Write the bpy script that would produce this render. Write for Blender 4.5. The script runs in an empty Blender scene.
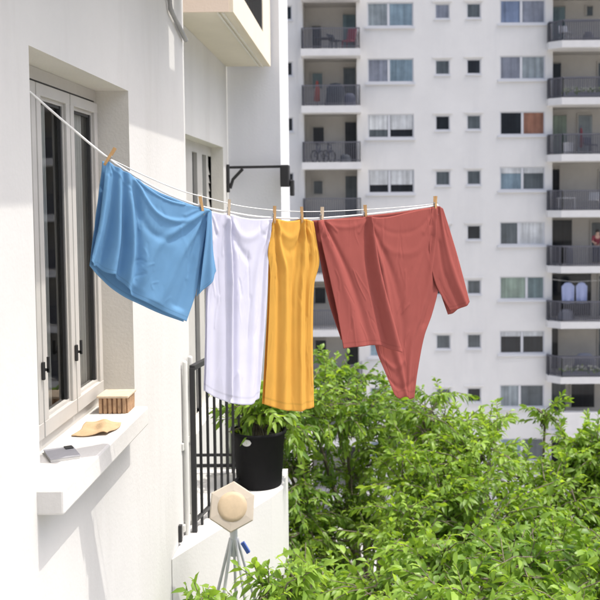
import bpy, bmesh, math, random
import numpy as np
from mathutils import Vector, Matrix

# ------------------------------------------------------------------ camera, sky, sun, exposure
SC = bpy.context.scene
COL = SC.collection
ZC = 16.0                                   # eye height above the street
F, CX, CY, PITCH, ROLL = 900.0, 360.0, 246.0, .054, -.008
cam = bpy.data.cameras.new('camera')
cam_o = bpy.data.objects.new('camera', cam)
COL.objects.link(cam_o)
CAMROT = Matrix.Rotation(math.pi / 2 - PITCH, 3, 'X') @ Matrix.Rotation(ROLL, 3, 'Z')
cam_o.matrix_world = Matrix.Translation((0, 0, ZC)) @ CAMROT.to_4x4()
cam.sensor_width = 36
cam.lens = 54
cam.shift_x = (300 - CX) / 600
cam.shift_y = (CY - 300) / 600
cam.clip_start = .05
cam.clip_end = 2000
cam.dof.use_dof = True
cam.dof.focus_distance = 3.7
cam.dof.aperture_fstop = 5.6
SC.camera = cam_o

SUN_EL, SUN_AZ = math.radians(66), math.radians(-1)      # azimuth counted from +X (out of the wall) towards +Y
sd = Vector((math.cos(SUN_EL) * math.cos(SUN_AZ), math.cos(SUN_EL) * math.sin(SUN_AZ), math.sin(SUN_EL)))
world = bpy.data.worlds.new('World')
SC.world = world
world.use_nodes = True
wn = world.node_tree
wn.nodes.clear()
sky = wn.nodes.new('ShaderNodeTexSky')
sky.sky_type = 'NISHITA'
sky.sun_disc = False
sky.sun_elevation = SUN_EL
sky.sun_rotation = math.pi / 2 - SUN_AZ
sky.air_density = 1.0
sky.dust_density = 10.0
sky.ozone_density = 5.0
bgn = wn.nodes.new('ShaderNodeBackground')
bgn.inputs['Strength'].default_value = .15
wo = wn.nodes.new('ShaderNodeOutputWorld')
wn.links.new(sky.outputs[0], bgn.inputs[0])
wn.links.new(bgn.outputs[0], wo.inputs[0])
sl = bpy.data.lights.new('sun', 'SUN')
sl.energy = 2.0
sl.angle = math.radians(.53)
sl.color = (1, .95, .87)
so = bpy.data.objects.new('sun', sl)
COL.objects.link(so)
so.rotation_euler = sd.to_track_quat('Z', 'Y').to_euler()
so.location = (20, 5, 60)
SC.view_settings.view_transform = 'Standard'
SC.view_settings.look = 'None'
SC.view_settings.gamma = 1
SC.view_settings.use_curve_mapping = False
SC.view_settings.exposure = .80
SC.cycles.max_bounces = 8
SC.cycles.transparent_max_bounces = 12

RND = random.Random(7)
NR = np.random.default_rng(11)

# ------------------------------------------------------------------ helpers: survey of the photograph (heights below are metres above or below the eye)
def ray(px, py):
    return CAMROT @ Vector(((px - CX) / F, -(py - CY) / F, -1))
def at_depth(px, py, Y):
    r = ray(px, py); return r * (Y / r.y)
def at_height(px, py, z):
    r = ray(px, py); return r * (z / r.z)

# ------------------------------------------------------------------ helpers: objects
def root(name, loc, label, cat, group=None):
    o = bpy.data.objects.new(name, None)
    COL.objects.link(o)
    o.location = (loc[0], loc[1], loc[2] + ZC)
    o.empty_display_size = .1
    tag(o, label, cat, group)
    return o
def tag(o, label=None, cat=None, group=None, kind=None):
    if label: o['label'] = label
    if cat: o['category'] = cat
    if group: o['group'] = group
    if kind: o['kind'] = kind
    return o
def worldloc(o):
    v = Vector((0, 0, 0))
    while o is not None:
        v += o.location; o = o.parent
    return v
class MB:
    """collects vertices (eye-relative metres) and faces, then links them as one mesh object"""
    def __init__(s): s.v = []; s.f = []; s.sm = []
    def add(s, vs, fs, smooth=False):
        n = len(s.v)
        s.v += [tuple(p) for p in vs]
        s.f += [tuple(i + n for i in f) for f in fs]
        s.sm += [smooth] * len(fs)
        return s
    def box(s, x0, x1, y0, y1, z0, z1, bev=0):
        if bev:
            bm = bmesh.new()
            bmesh.ops.create_cube(bm, size=1)
            for v in bm.verts:
                v.co = Vector(((x0 + x1) / 2 + v.co.x * (x1 - x0), (y0 + y1) / 2 + v.co.y * (y1 - y0), (z0 + z1) / 2 + v.co.z * (z1 - z0)))
            bmesh.ops.bevel(bm, geom=bm.edges[:], offset=bev, segments=2, affect='EDGES', profile=.5)
            bm.verts.index_update()
            s.add([v.co for v in bm.verts], [[v.index for v in f.verts] for f in bm.faces])
            bm.free()
            return s
        v = [(x, y, z) for x in (x0, x1) for y in (y0, y1) for z in (z0, z1)]
        return s.add(v, [(0, 1, 3, 2), (4, 6, 7, 5), (0, 4, 5, 1), (2, 3, 7, 6), (0, 2, 6, 4), (1, 5, 7, 3)])
    def prism(s, poly, z0, z1):
        n = len(poly)
        s.add([(x, y, z0) for x, y in poly] + [(x, y, z1) for x, y in poly],
              [tuple(range(n))[::-1], tuple(range(n, 2 * n))] + [(i, (i + 1) % n, n + (i + 1) % n, n + i) for i in range(n)])
        return s
    def tube(s, pts, r, seg=8, cap=True, smooth=True):
        pts = [Vector(p) for p in pts]
        rs = r if isinstance(r, (list, tuple)) else [r] * len(pts)
        vs = []; ref = None
        for i, p in enumerate(pts):
            t = (pts[min(i + 1, len(pts) - 1)] - pts[max(i - 1, 0)]).normalized()
            if ref is None:
                ref = t.orthogonal().normalized()
            a = (ref - t * ref.dot(t)); a = a.normalized() if a.length > 1e-6 else t.orthogonal().normalized()
            ref = a; b = t.cross(a)
            for k in range(seg):
                c = 2 * math.pi * k / seg
                vs.append(p + (a * math.cos(c) + b * math.sin(c)) * rs[i])
        fs = [(i * seg + k, i * seg + (k + 1) % seg, (i + 1) * seg + (k + 1) % seg, (i + 1) * seg + k)
              for i in range(len(pts) - 1) for k in range(seg)]
        s.add(vs, fs, smooth)
        if cap:
            s.add(vs[:seg], [tuple(range(seg))[::-1]]); s.add(vs[-seg:], [tuple(range(seg))])
        return s
    def bar(s, p, q, w, h, up=(0, 0, 1)):
        p, q = Vector(p), Vector(q); t = (q - p).normalized(); up = Vector(up)
        if abs(t.dot(up)) > .98: up = Vector((0, 1, 0))
        a = t.cross(up).normalized() * w / 2; b = a.cross(t).normalized() * h / 2
        v = [p - a - b, p + a - b, p + a + b, p - a + b, q - a - b, q + a - b, q + a + b, q - a + b]
        return s.add(v, [(3, 2, 1, 0), (4, 5, 6, 7), (0, 1, 5, 4), (1, 2, 6, 5), (2, 3, 7, 6), (3, 0, 4, 7)])
    def lathe(s, c, prof, seg=24, smooth=True):
        c = Vector(c); n = len(prof)
        vs = [c + Vector((r * math.cos(2 * math.pi * k / seg), r * math.sin(2 * math.pi * k / seg), z)) for r, z in prof for k in range(seg)]
        return s.add(vs, [(i * seg + k, i * seg + (k + 1) % seg, (i + 1) * seg + (k + 1) % seg, (i + 1) * seg + k) for i in range(n - 1) for k in range(seg)], smooth)
    def ball(s, c, rx, ry, rz, seg=10, rings=7):
        prof = [(math.sin(math.pi * i / rings), -math.cos(math.pi * i / rings)) for i in range(rings + 1)]
        vs = [(c[0] + rx * r * math.cos(2 * math.pi * k / seg), c[1] + ry * r * math.sin(2 * math.pi * k / seg), c[2] + rz * z) for r, z in prof for k in range(seg)]
        return s.add(vs, [(i * seg + k, i * seg + (k + 1) % seg, (i + 1) * seg + (k + 1) % seg, (i + 1) * seg + k) for i in range(rings) for k in range(seg)], True)
    def build(s, name, m, parent=None, label=None):
        me = bpy.data.meshes.new(name)
        off = Vector((0, 0, ZC)) - (worldloc(parent) if parent else Vector((0, 0, 0)))
        o = bpy.data.objects.new(name, me)
        me.from_pydata([(x + off.x, y + off.y, z + off.z) for x, y, z in s.v], [], s.f)
        me.polygons.foreach_set('use_smooth', s.sm)
        me.materials.append(m)
        COL.objects.link(o)
        if parent: o.parent = parent
        if label: o['label'] = label
        return o
def copy_tree(src, dloc, parent=None):
    c = src.copy(); COL.objects.link(c)
    if parent: c.parent = parent
    else: c.location = src.location + Vector(dloc)
    for ch in list(src.children): copy_tree(ch, None, c)
    return c

# ------------------------------------------------------------------ helpers: materials
def mat(name, col, rough=.6, var=0, vscale=4, bump=0, bscale=60, metal=0, spec=.5, stain=None, stain_scale=(1, 1, 1), trans=0, tcol=None, voronoi=False, sheen=0):
    m = bpy.data.materials.new(name); m.use_nodes = True
    nt = m.node_tree; N = nt.nodes; L = nt.links
    p = N['Principled BSDF']; out = N['Material Output']
    p.inputs['Base Color'].default_value = (*col, 1)
    p.inputs['Roughness'].default_value = rough
    p.inputs['Metallic'].default_value = metal
    p.inputs['Specular IOR Level'].default_value = spec
    if sheen:
        p.inputs['Sheen Weight'].default_value = sheen
    tc = N.new('ShaderNodeTexCoord')
    csock = None
    if var:
        nz = N.new('ShaderNodeTexNoise'); nz.inputs['Scale'].default_value = vscale; nz.inputs['Detail'].default_value = 8
        nz.inputs['Roughness'].default_value = .65
        L.new(tc.outputs['Object'], nz.inputs['Vector'])
        mx = N.new('ShaderNodeMix'); mx.data_type = 'RGBA'
        mx.inputs[6].default_value = (*[c * (1 - var) for c in col], 1)
        mx.inputs[7].default_value = (*[min(1, c * (1 + var * .6)) for c in col], 1)
        rp = N.new('ShaderNodeMapRange'); rp.inputs[1].default_value = .3; rp.inputs[2].default_value = .7
        L.new(nz.outputs['Fac'], rp.inputs[0]); L.new(rp.outputs[0], mx.inputs[0])
        csock = mx.outputs[2]
    if stain:
        mp = N.new('ShaderNodeMapping'); mp.inputs['Scale'].default_value = stain_scale
        L.new(tc.outputs['Object'], mp.inputs[0])
        n2 = N.new('ShaderNodeTexNoise'); n2.inputs['Scale'].default_value = 1; n2.inputs['Detail'].default_value = 7; n2.inputs['Roughness'].default_value = .7
        L.new(mp.outputs[0], n2.inputs['Vector'])
        r2 = N.new('ShaderNodeMapRange'); r2.inputs[1].default_value = .52; r2.inputs[2].default_value = .8; r2.inputs[4].default_value = .75
        L.new(n2.outputs['Fac'], r2.inputs[0])
        m2 = N.new('ShaderNodeMix'); m2.data_type = 'RGBA'
        if csock: L.new(csock, m2.inputs[6])
        else: m2.inputs[6].default_value = (*col, 1)
        m2.inputs[7].default_value = (*stain, 1)
        L.new(r2.outputs[0], m2.inputs[0]); csock = m2.outputs[2]
    if csock: L.new(csock, p.inputs['Base Color'])
    if bump:
        nb = N.new('ShaderNodeTexNoise'); nb.inputs['Scale'].default_value = bscale; nb.inputs['Detail'].default_value = 6
        L.new(tc.outputs['Object'], nb.inputs['Vector'])
        b = N.new('ShaderNodeBump'); b.inputs['Strength'].default_value = bump; b.inputs['Distance'].default_value = .01
        L.new(nb.outputs['Fac'], b.inputs['Height']); L.new(b.outputs[0], p.inputs['Normal'])
    if trans:
        t = N.new('ShaderNodeBsdfTranslucent'); t.inputs[0].default_value = (*(tcol or col), 1)
        if csock and not tcol: L.new(csock, t.inputs[0])
        ms = N.new('ShaderNodeMixShader'); ms.inputs[0].default_value = trans
        L.new(p.outputs[0], ms.inputs[1]); L.new(t.outputs[0], ms.inputs[2]); L.new(ms.outputs[0], out.inputs[0])
    return m
def glass_mat(name, tint, refl=1.0):
    m = bpy.data.materials.new(name); m.use_nodes = True
    nt = m.node_tree; N = nt.nodes; L = nt.links; N.remove(N['Principled BSDF'])
    fr = N.new('ShaderNodeFresnel'); fr.inputs[0].default_value = 1.5
    tr = N.new('ShaderNodeBsdfTransparent'); tr.inputs[0].default_value = (*tint, 1)
    gl = N.new('ShaderNodeBsdfGlossy'); gl.inputs['Roughness'].default_value = .02
    ms = N.new('ShaderNodeMixShader'); L.new(fr.outputs[0], ms.inputs[0]); L.new(tr.outputs[0], ms.inputs[1]); L.new(gl.outputs[0], ms.inputs[2])
    L.new(ms.outputs[0], N['Material Output'].inputs[0])
    return m
def leaf_mat(name, dark, light, trans=.48):
    m = bpy.data.materials.new(name); m.use_nodes = True
    nt = m.node_tree; N = nt.nodes; L = nt.links; p = N['Principled BSDF']
    a = N.new('ShaderNodeAttribute'); a.attribute_name = 'tint'
    mx = N.new('ShaderNodeMix'); mx.data_type = 'RGBA'; mx.clamp_factor = False; mx.inputs[6].default_value = (*dark, 1); mx.inputs[7].default_value = (*light, 1)
    L.new(a.outputs['Fac'], mx.inputs[0]); L.new(mx.outputs[2], p.inputs['Base Color'])
    p.inputs['Roughness'].default_value = .42; p.inputs['Specular IOR Level'].default_value = .45
    hs = N.new('ShaderNodeHueSaturation'); hs.inputs['Hue'].default_value = .485; hs.inputs['Value'].default_value = 1.5; hs.inputs['Saturation'].default_value = 1.1
    L.new(mx.outputs[2], hs.inputs['Color'])
    t = N.new('ShaderNodeBsdfTranslucent'); L.new(hs.outputs[0], t.inputs[0])
    ms = N.new('ShaderNodeMixShader'); ms.inputs[0].default_value = trans
    L.new(p.outputs[0], ms.inputs[1]); L.new(t.outputs[0], ms.inputs[2]); L.new(ms.outputs[0], N['Material Output'].inputs[0])
    return m
def fabric_mat(name, col, trans=.3, tcol=None, weave=.25, hem=True):
    """woven or knitted cloth: fine weave bump, faint slub, stitched hem line near the bottom edge (uv v=0)"""
    m = bpy.data.materials.new(name); m.use_nodes = True
    nt = m.node_tree; N = nt.nodes; L = nt.links; p = N['Principled BSDF']
    p.inputs['Roughness'].default_value = .95; p.inputs['Specular IOR Level'].default_value = .08
    tc = N.new('ShaderNodeTexCoord')
    n1 = N.new('ShaderNodeTexNoise'); n1.inputs['Scale'].default_value = 14; n1.inputs['Detail'].default_value = 6
    L.new(tc.outputs['Object'], n1.inputs[0])
    mx = N.new('ShaderNodeMix'); mx.data_type = 'RGBA'
    mx.inputs[6].default_value = (*[c * .92 for c in col], 1); mx.inputs[7].default_value = (*[min(1, c * 1.06) for c in col], 1)
    L.new(n1.outputs['Fac'], mx.inputs[0])
    col_s = mx.outputs[2]
    uv = N.new('ShaderNodeUVMap'); sp = N.new('ShaderNodeSeparateXYZ'); L.new(uv.outputs[0], sp.inputs[0])
    cr = N.new('ShaderNodeValToRGB'); e = cr.color_ramp.elements
    e[0].position = 0; e[0].color = (0, 0, 0, 1); e[1].position = 1; e[1].color = (0, 0, 0, 1)
    for pos, c in ((.030, 0), (.034, 1), (.040, 1), (.044, 0)):
        q = e.new(pos); q.color = (c, c, c, 1)
    L.new(sp.outputs[1], cr.inputs[0])
    if hem:
        m2 = N.new('ShaderNodeMix'); m2.data_type = 'RGBA'; L.new(col_s, m2.inputs[6]); m2.inputs[7].default_value = (*[c * .86 for c in col], 1)
        L.new(cr.outputs[0], m2.inputs[0]); col_s = m2.outputs[2]
    L.new(col_s, p.inputs['Base Color'])
    n2 = N.new('ShaderNodeTexNoise'); n2.inputs['Scale'].default_value = 420; n2.inputs['Detail'].default_value = 2
    L.new(tc.outputs['Object'], n2.inputs[0])
    mp = N.new('ShaderNodeMapping'); mp.inputs['Scale'].default_value = (13, 13, 5); mp.inputs['Rotation'].default_value = (.25, .2, 0); L.new(tc.outputs['Object'], mp.inputs[0])
    n3 = N.new('ShaderNodeTexNoise'); n3.inputs['Scale'].default_value = 1; n3.inputs['Detail'].default_value = 2.5; n3.inputs['Distortion'].default_value = .8; n3.inputs['Roughness'].default_value = .55
    L.new(mp.outputs[0], n3.inputs[0])
    b1 = N.new('ShaderNodeBump'); b1.inputs['Strength'].default_value = weave; b1.inputs['Distance'].default_value = .001
    L.new(n2.outputs['Fac'], b1.inputs['Height'])
    b2 = N.new('ShaderNodeBump'); b2.inputs['Strength'].default_value = .45; b2.inputs['Distance'].default_value = .0045
    L.new(n3.outputs['Fac'], b2.inputs['Height']); L.new(b1.outputs[0], b2.inputs['Normal']); L.new(b2.outputs[0], p.inputs['Normal'])
    t = N.new('ShaderNodeBsdfTranslucent'); L.new(b2.outputs[0], t.inputs['Normal'])
    if tcol: t.inputs[0].default_value = (*tcol, 1)
    else: L.new(col_s, t.inputs[0])
    ms = N.new('ShaderNodeMixShader'); ms.inputs[0].default_value = trans
    L.new(p.outputs[0], ms.inputs[1]); L.new(t.outputs[0], ms.inputs[2]); L.new(ms.outputs[0], N['Material Output'].inputs[0])
    return m

M = {}
M['plaster'] = mat('white_plaster', (.595, .59, .57), .9, .05, 1.3, .13, 55, spec=.2, stain=(.50, .49, .465), stain_scale=(1.5, 1.5, .25))
M['soffit'] = mat('cream_soffit', (.70, .65, .55), .9, .06, 2, .15, 80, spec=.2)
M['bay'] = mat('shade_cool_plaster', (.68, .69, .72), .9, .04, .7, .1, 50, spec=.2, stain=(.60, .61, .64), stain_scale=(1.2, 1.2, .15))  # house plaster again, tinted cool to put the bay's bluish shade into colour
M['reveal'] = mat('cream_plaster', (.70, .68, .62), .9, .06, 2, .2, 80, spec=.2)
M['sill'] = mat('white_stone', (.62, .61, .585), .7, .07, 6, .15, 60, spec=.3)
M['greypipe'] = mat('grey_hose', (.30, .30, .30), .5, .1, 6)
M['frame'] = mat('grey_window_paint', (.50, .485, .45), .45, .08, 5)
M['gasket'] = mat('dark_gasket', (.03, .03, .03), .6)
M['glass'] = glass_mat('window_glass', (.93, .95, .94))
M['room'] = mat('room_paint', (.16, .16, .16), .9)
M['curtain'] = mat('grey_curtain', (.84, .85, .81), .9, .1, 8, trans=.2)
M['black'] = mat('black_metal', (.022, .022, .024), .5, .2, 10)
M['beige'] = mat('beige_plaster', (.72, .60, .49), .9, .05, 2, .15, 70, spec=.2)
M['creamwall'] = mat('cream_render', (.70, .63, .51), .9, .06, 2, .15, 70, spec=.2)
M['pipe'] = mat('pale_pipe', (.66, .66, .63), .5, .06, 4)
M['tower'] = mat('tower_render', (.775, .765, .74), .9, .05, .5, .2, 8, spec=.2, stain=(.68, .675, .66), stain_scale=(.9, .9, .12))
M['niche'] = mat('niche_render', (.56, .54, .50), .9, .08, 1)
M['slabw'] = mat('slab_paint', (.76, .75, .73), .9, .06, 2)
M['rail'] = mat('railing_paint', (.13, .13, .15), .5)
M['wframe'] = mat('white_window_paint', (.66, .67, .69), .5)
def pane(n, c, r=.15):
    m = M[n] = mat(n, c, r, .3, 1.2)
    nt = m.node_tree; N = nt.nodes; L = nt.links; p = N['Principled BSDF']
    src = p.inputs['Base Color'].links[0].from_socket
    tc = N.new('ShaderNodeTexCoord'); mp = N.new('ShaderNodeMapping'); mp.inputs['Scale'].default_value = (3.2, .1, .12); L.new(tc.outputs['Object'], mp.inputs[0])
    nz = N.new('ShaderNodeTexNoise'); nz.inputs['Scale'].default_value = 2.2; nz.inputs['Detail'].default_value = 4; L.new(mp.outputs[0], nz.inputs[0])
    rp = N.new('ShaderNodeMapRange'); rp.inputs[1].default_value = .35; rp.inputs[2].default_value = .68; rp.inputs[3].default_value = .72; rp.inputs[4].default_value = 1.12; L.new(nz.outputs['Fac'], rp.inputs[0])
    mx = N.new('ShaderNodeMix'); mx.data_type = 'RGBA'; mx.blend_type = 'MULTIPLY'; mx.inputs[0].default_value = 1; L.new(src, mx.inputs[6]); L.new(rp.outputs[0], mx.inputs[7]); L.new(mx.outputs[2], p.inputs['Base Color'])
pane('blue_pane', (.24, .33, .39)); pane('pale_pane', (.31, .355, .375)); pane('dark_pane', (.02, .024, .03)); pane('grey_pane', (.12, .14, .15))
pane('navy_pane', (.18, .23, .34)); pane('green_blind', (.31, .39, .32), .6); pane('teal_pane', (.16, .23, .24)); pane('brown_blind', (.30, .14, .09), .7)
pane('lilac_pane', (.26, .28, .335)); pane('white_blind', (.66, .68, .68), .7)
M['wood'] = mat('pale_wood', (.55, .33, .14), .6, .2, 30)
M['woodpale'] = mat('bleached_wood', (.62, .50, .36), .6, .2, 30)
M['steel'] = mat('spring_steel', (.5, .5, .5), .35, metal=1)
M['cord'] = mat('white_cord', (.78, .78, .76), .8, .1, 200, .4, 900)
M['blue'] = fabric_mat('blue_jersey', (.195, .40, .63), .36)
M['white'] = fabric_mat('white_cotton', (.79, .79, .885), .40)
M['yellow'] = fabric_mat('yellow_linen', (.80, .475, .10), .38)
M['red'] = fabric_mat('brick_red_jersey', (.375, .105, .09), .28)
M['asphalt'] = mat('asphalt', (.05, .05, .052), .9, .2, 3, .3, 30)
M['paving'] = mat('paving', (.42, .41, .39), .9, .12, 1, .2, 10)
M['soil'] = mat('pale_bounce_ground', (.36, .35, .32), .95, .25, .4)  # lightened so the ground bounces more light onto the walls
M['marking'] = mat('road_paint', (.75, .75, .72), .8, .1, 8)
M['bark'] = mat('bark', (.17, .14, .11), .95, .35, 12, .6, 40)
M['leafA'] = leaf_mat('bright_leaf', (.12, .22, .028), (.28, .43, .065))
M['leafB'] = leaf_mat('mid_leaf', (.105, .205, .03), (.26, .40, .06))
M['leafC'] = leaf_mat('fresh_leaf', (.12, .23, .033), (.28, .43, .07))
M['leafD'] = leaf_mat('dark_leaf', (.03, .085, .018), (.08, .16, .03))
M['pot'] = mat('black_plastic', (.012, .012, .013), .85, .15, 10, .1, 60, spec=.15)

# ------------------------------------------------------------------ the ground
def sheet(name, x0, x1, y0, y1, z, m):
    o = MB().add([(x0, y0, z), (x1, y0, z), (x1, y1, z), (x0, y1, z)], [(0, 1, 2, 3)]).build(name, m)
    return tag(o, kind='structure')
G = -ZC
sheet('ground', -600, 600, -600, 600, G, M['soil'])
sheet('road', -90, 90, 20, 29, G + .004, M['asphalt'])
tag(MB().box(-90, 90, 29, 43.6, G + .002, G + .14).build('pavement', M['paving']), kind='structure')
tag(MB().box(-.3, 90, 12, 20, G + .002, G + .14).build('pavement', M['paving']), kind='structure')
mk = MB()
for i in range(30): mk.add([(-60 + i * 4, 24.4, G + .008), (-58 + i * 4, 24.4, G + .008), (-58 + i * 4, 24.55, G + .008), (-60 + i * 4, 24.55, G + .008)], [(0, 1, 2, 3)])
tag(mk.build('road_marking', M['marking']), kind='structure')

def wall_grid(mb, fmap, u0, u1, v0, v1, openings):
    """a wall face with reveals: openings = (u0,u1,v0,v1,depth,has_back)"""
    us = sorted({u0, u1, *[o[0] for o in openings], *[o[1] for o in openings]})
    vs = sorted({v0, v1, *[o[2] for o in openings], *[o[3] for o in openings]})
    for i in range(len(us) - 1):
        for j in range(len(vs) - 1):
            cu, cv = (us[i] + us[i + 1]) / 2, (vs[j] + vs[j + 1]) / 2
            if any(o[0] < cu < o[1] and o[2] < cv < o[3] for o in openings): continue
            mb.add([fmap(us[i], vs[j], 0), fmap(us[i + 1], vs[j], 0), fmap(us[i + 1], vs[j + 1], 0), fmap(us[i], vs[j + 1], 0)], [(0, 1, 2, 3)])
    return mb
def reveal(mb, fmap, o):
    a, b, c, d, w, back = o
    q = [(a, c), (b, c), (b, d), (a, d)]
    vs = [fmap(u, v, 0) for u, v in q] + [fmap(u, v, w) for u, v in q]
    fs = [(i, (i + 1) % 4, 4 + (i + 1) % 4, 4 + i) for i in range(4)]
    if back: fs.append((4, 5, 6, 7))
    return mb.add(vs, fs)

# ------------------------------------------------------------------ the near white house with the window
XW = -1.088
house = root('white_apartment_house', (-2.5, 3, G), 'white rendered apartment house with recessed window, sill and balconies along its wall', 'building')
W1 = (3.0, 4.28, -.975, .51)            # y0,y1,z0,z1
fm = lambda u, v, w: (XW - w, u, v)
mb = MB()
wall_grid(mb, fm, -5, 5.66, G, 12, [(*W1, .16, False)])
# the return into the recess, the recessed wall, the projecting bay behind it
XR = -1.335
mb.add([(XW, 5.66, G), (XR, 5.66, G), (XR, 5.66, 12), (XW, 5.66, 12)], [(0, 1, 2, 3)])
W2 = (6.62, 8.86, -1.9, .5)
wall_grid(mb, lambda u, v, w: (XR - w, u, v), 5.66, 9.2, G, 12, [(*W2, .12, False)])
XB = -.80
mb.add([(XB, 10.3, G), (-8, 10.3, G), (-8, 10.3, 12), (XB, 10.3, 12)], [(0, 1, 2, 3)])
mb.add([(-8, 10.3, G), (-8, -5, G), (-8, -5, 12), (-8, 10.3, 12)], [(0, 1, 2, 3)])
mb.add([(XW, -5, G), (-8, -5, G), (-8, -5, 12), (XW, -5, 12)], [(0, 1, 2, 3)])
mb.build('wall', M['plaster'], house)
by = MB(); by.add([(XR, 9.2, G), (XB, 9.2, G), (XB, 9.2, 12), (XR, 9.2, 12)], [(0, 1, 2, 3)])
by.add([(XB, 9.2, G), (XB, 10.3, G), (XB, 10.3, 12), (XB, 9.2, 12)], [(0, 1, 2, 3)])
by.build('bay_wall', M['bay'], house)
MB().box(-8.1, XB + .1, -5.1, 10.4, 12.003, 12.25).build('roof', M['slabw'], house)
MB().box(-1.9, -.62, 10.305, 11.2, G, -2.55).build('side_wall', M['plaster'], house)
reveal(MB(), fm, (*W1, .16, False)).build('reveal', M['reveal'], house)
reveal(MB(), lambda u, v, w: (XR - w, u, v), (*W2, .12, False)).build('reveal', M['reveal'], house)
MB().box(-1.245, -.998, 2.96, 4.17, -1.056, -.968, bev=.008).build('window_sill', M['sill'], house)

# canopy: unseen slabs added above, stepped and notched to shape shade on the wall
shade_slabs = MB()
shade_slabs.box(XW + .004, XW + .60, -5, 3.60, 1.33, 1.45)
shade_slabs.box(XW + .004, XW + .435, 3.60, 5.22, 1.33, 1.45)
shade_slabs.box(XW + .31, XW + .435, 5.22, 5.37, 1.33, 1.45)
shade_slabs.box(XW + .004, XW + .435, 5.37, 5.62, 1.33, 1.45)
shade_slabs.build('canopy', M['slabw'], house)

# window one
XF = -1.245
def casement(parent, xf, y0, y1, z0, z1, bars, nleaf, handle=True):
    """fixed frame, nleaf leaves with glass, seen from +X"""
    f = MB()
    t = .05
    f.box(xf - .06, xf + .004, y0, y1, z1 - t, z1 - .001); f.box(xf - .06, xf + .004, y0, y1, z0 + .001, z0 + .045)
    f.box(xf - .06, xf + .004, y0 + .001, y0 + .03, z0 + .045, z1 - t); f.box(xf - .06, xf + .004, y1 - .03, y1 - .001, z0 + .045, z1 - t)
    w = f.build('window', M['frame'], parent)
    ya, yb, za, zb = y0 + .034, y1 - .034, z0 + .055, z1 - t - .012
    lw = (yb - ya) / nleaf
    for k in range(nleaf):
        a, b = ya + k * lw + .005, ya + (k + 1) * lw - .005
        s = bars
        l = MB()
        l.box(xf - .045, xf + .022, a, b, zb - s, zb, .004); l.box(xf - .045, xf + .022, a, b, za, za + s * 1.35, .004)
        l.box(xf - .044, xf + .021, a, a + s, za + s * 1.3, zb - s * .9, .004); l.box(xf - .044, xf + .021, b - s, b, za + s * 1.3, zb - s * .9, .004)
        # glazing bead
        i = .012
        l.box(xf - .03, xf + .008, a + s, a + s + i, za + s * 1.35, zb - s); l.box(xf - .03, xf + .008, b - s - i, b - s, za + s * 1.35, zb - s)
        l.box(xf - .03, xf + .007, a + s + i, b - s - i, za + s * 1.35, za + s * 1.35 + i); l.box(xf - .03, xf + .007, a + s + i, b - s - i, zb - s - i, zb - s)
        l.build('sash', M['frame'], w)
        g = MB().add([(xf - .01, a + s, za + s), (xf - .01, b - s, za + s), (xf - .01, b - s, zb - s), (xf - .01, a + s, zb - s)], [(0, 1, 2, 3)])
        g.build('pane', M['glass'], w)
        gk = MB()
        gk.bar((xf - .004, a + s + i + .004, za + s * 1.35 + i), (xf - .004, a + s + i + .004, zb - s - i), .008, .008)
        gk.bar((xf - .004, b - s - i - .007, za + s * 1.35 + i), (xf - .004, b - s - i - .007, zb - s - i), .014, .014)
        gk.box(xf - .008, xf, a + s + i + .009, b - s - i - .015, zb - s - i - .012, zb - s - i)
        gk.build('gasket', M['gasket'], w)
        if k:
            gp = MB().box(xf - .05, xf + .0, a - .0095, a - .0005, za, zb); gp.build('gasket', M['gasket'], w)
    gp = MB().box(xf - .05, xf + .001, ya, yb, zb + .0005, zb + .0115); gp.build('gasket', M['gasket'], w)
    if handle:
        for k in range(1, nleaf):
            yy = ya + k * lw
            h = MB().box(xf + .022, xf + .034, yy - .026, yy - .012, -.69, -.62, .003)
            h.bar((xf + .048, yy - .019, -.66), (xf + .048, yy - .019, -.60), .010, .010)
            h.bar((xf + .03, yy - .019, -.65), (xf + .05, yy - .019, -.65), .010, .010)
            h.build('handle', M['gasket'], w)
    return w
win = casement(house, XF, *W1, .048, 3)
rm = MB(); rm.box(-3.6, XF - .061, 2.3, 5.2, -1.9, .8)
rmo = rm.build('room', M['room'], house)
# take away the face towards the window so light gets in only through the window
me = rmo.data
bm = bmesh.new(); bm.from_mesh(me)
fx = max(bm.faces, key=lambda f: f.calc_center_median().x)
bmesh.ops.delete(bm, geom=[fx], context='FACES'); bm.to_mesh(me); bm.free()
jm = MB()   # masonry around the opening on the room side
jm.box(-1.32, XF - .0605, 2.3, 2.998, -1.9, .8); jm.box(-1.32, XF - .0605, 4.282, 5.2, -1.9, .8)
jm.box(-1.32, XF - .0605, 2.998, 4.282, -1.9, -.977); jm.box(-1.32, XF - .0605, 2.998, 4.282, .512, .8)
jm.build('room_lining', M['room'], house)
def drape(y0, y1, x, z0, z1, n, amp):
    c = MB(); k = 90
    vs = [(x + amp * math.sin(n * 2 * math.pi * i / k + .7 * math.sin(5 * i / k)), y0 + (y1 - y0) * i / k, z) for z in (z0, z1) for i in range(k + 1)]
    c.add(vs, [(i, i + 1, k + 2 + i, k + 1 + i) for i in range(k)], True)
    return c
drape(3.88, 4.165, -1.284, -.92, .45, 8, .011).build('curtain', M['curtain'], win)
drape(3.44, 3.68, -1.284, -.92, .45, 11, .011).build('curtain', M['curtain'], win)

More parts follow.
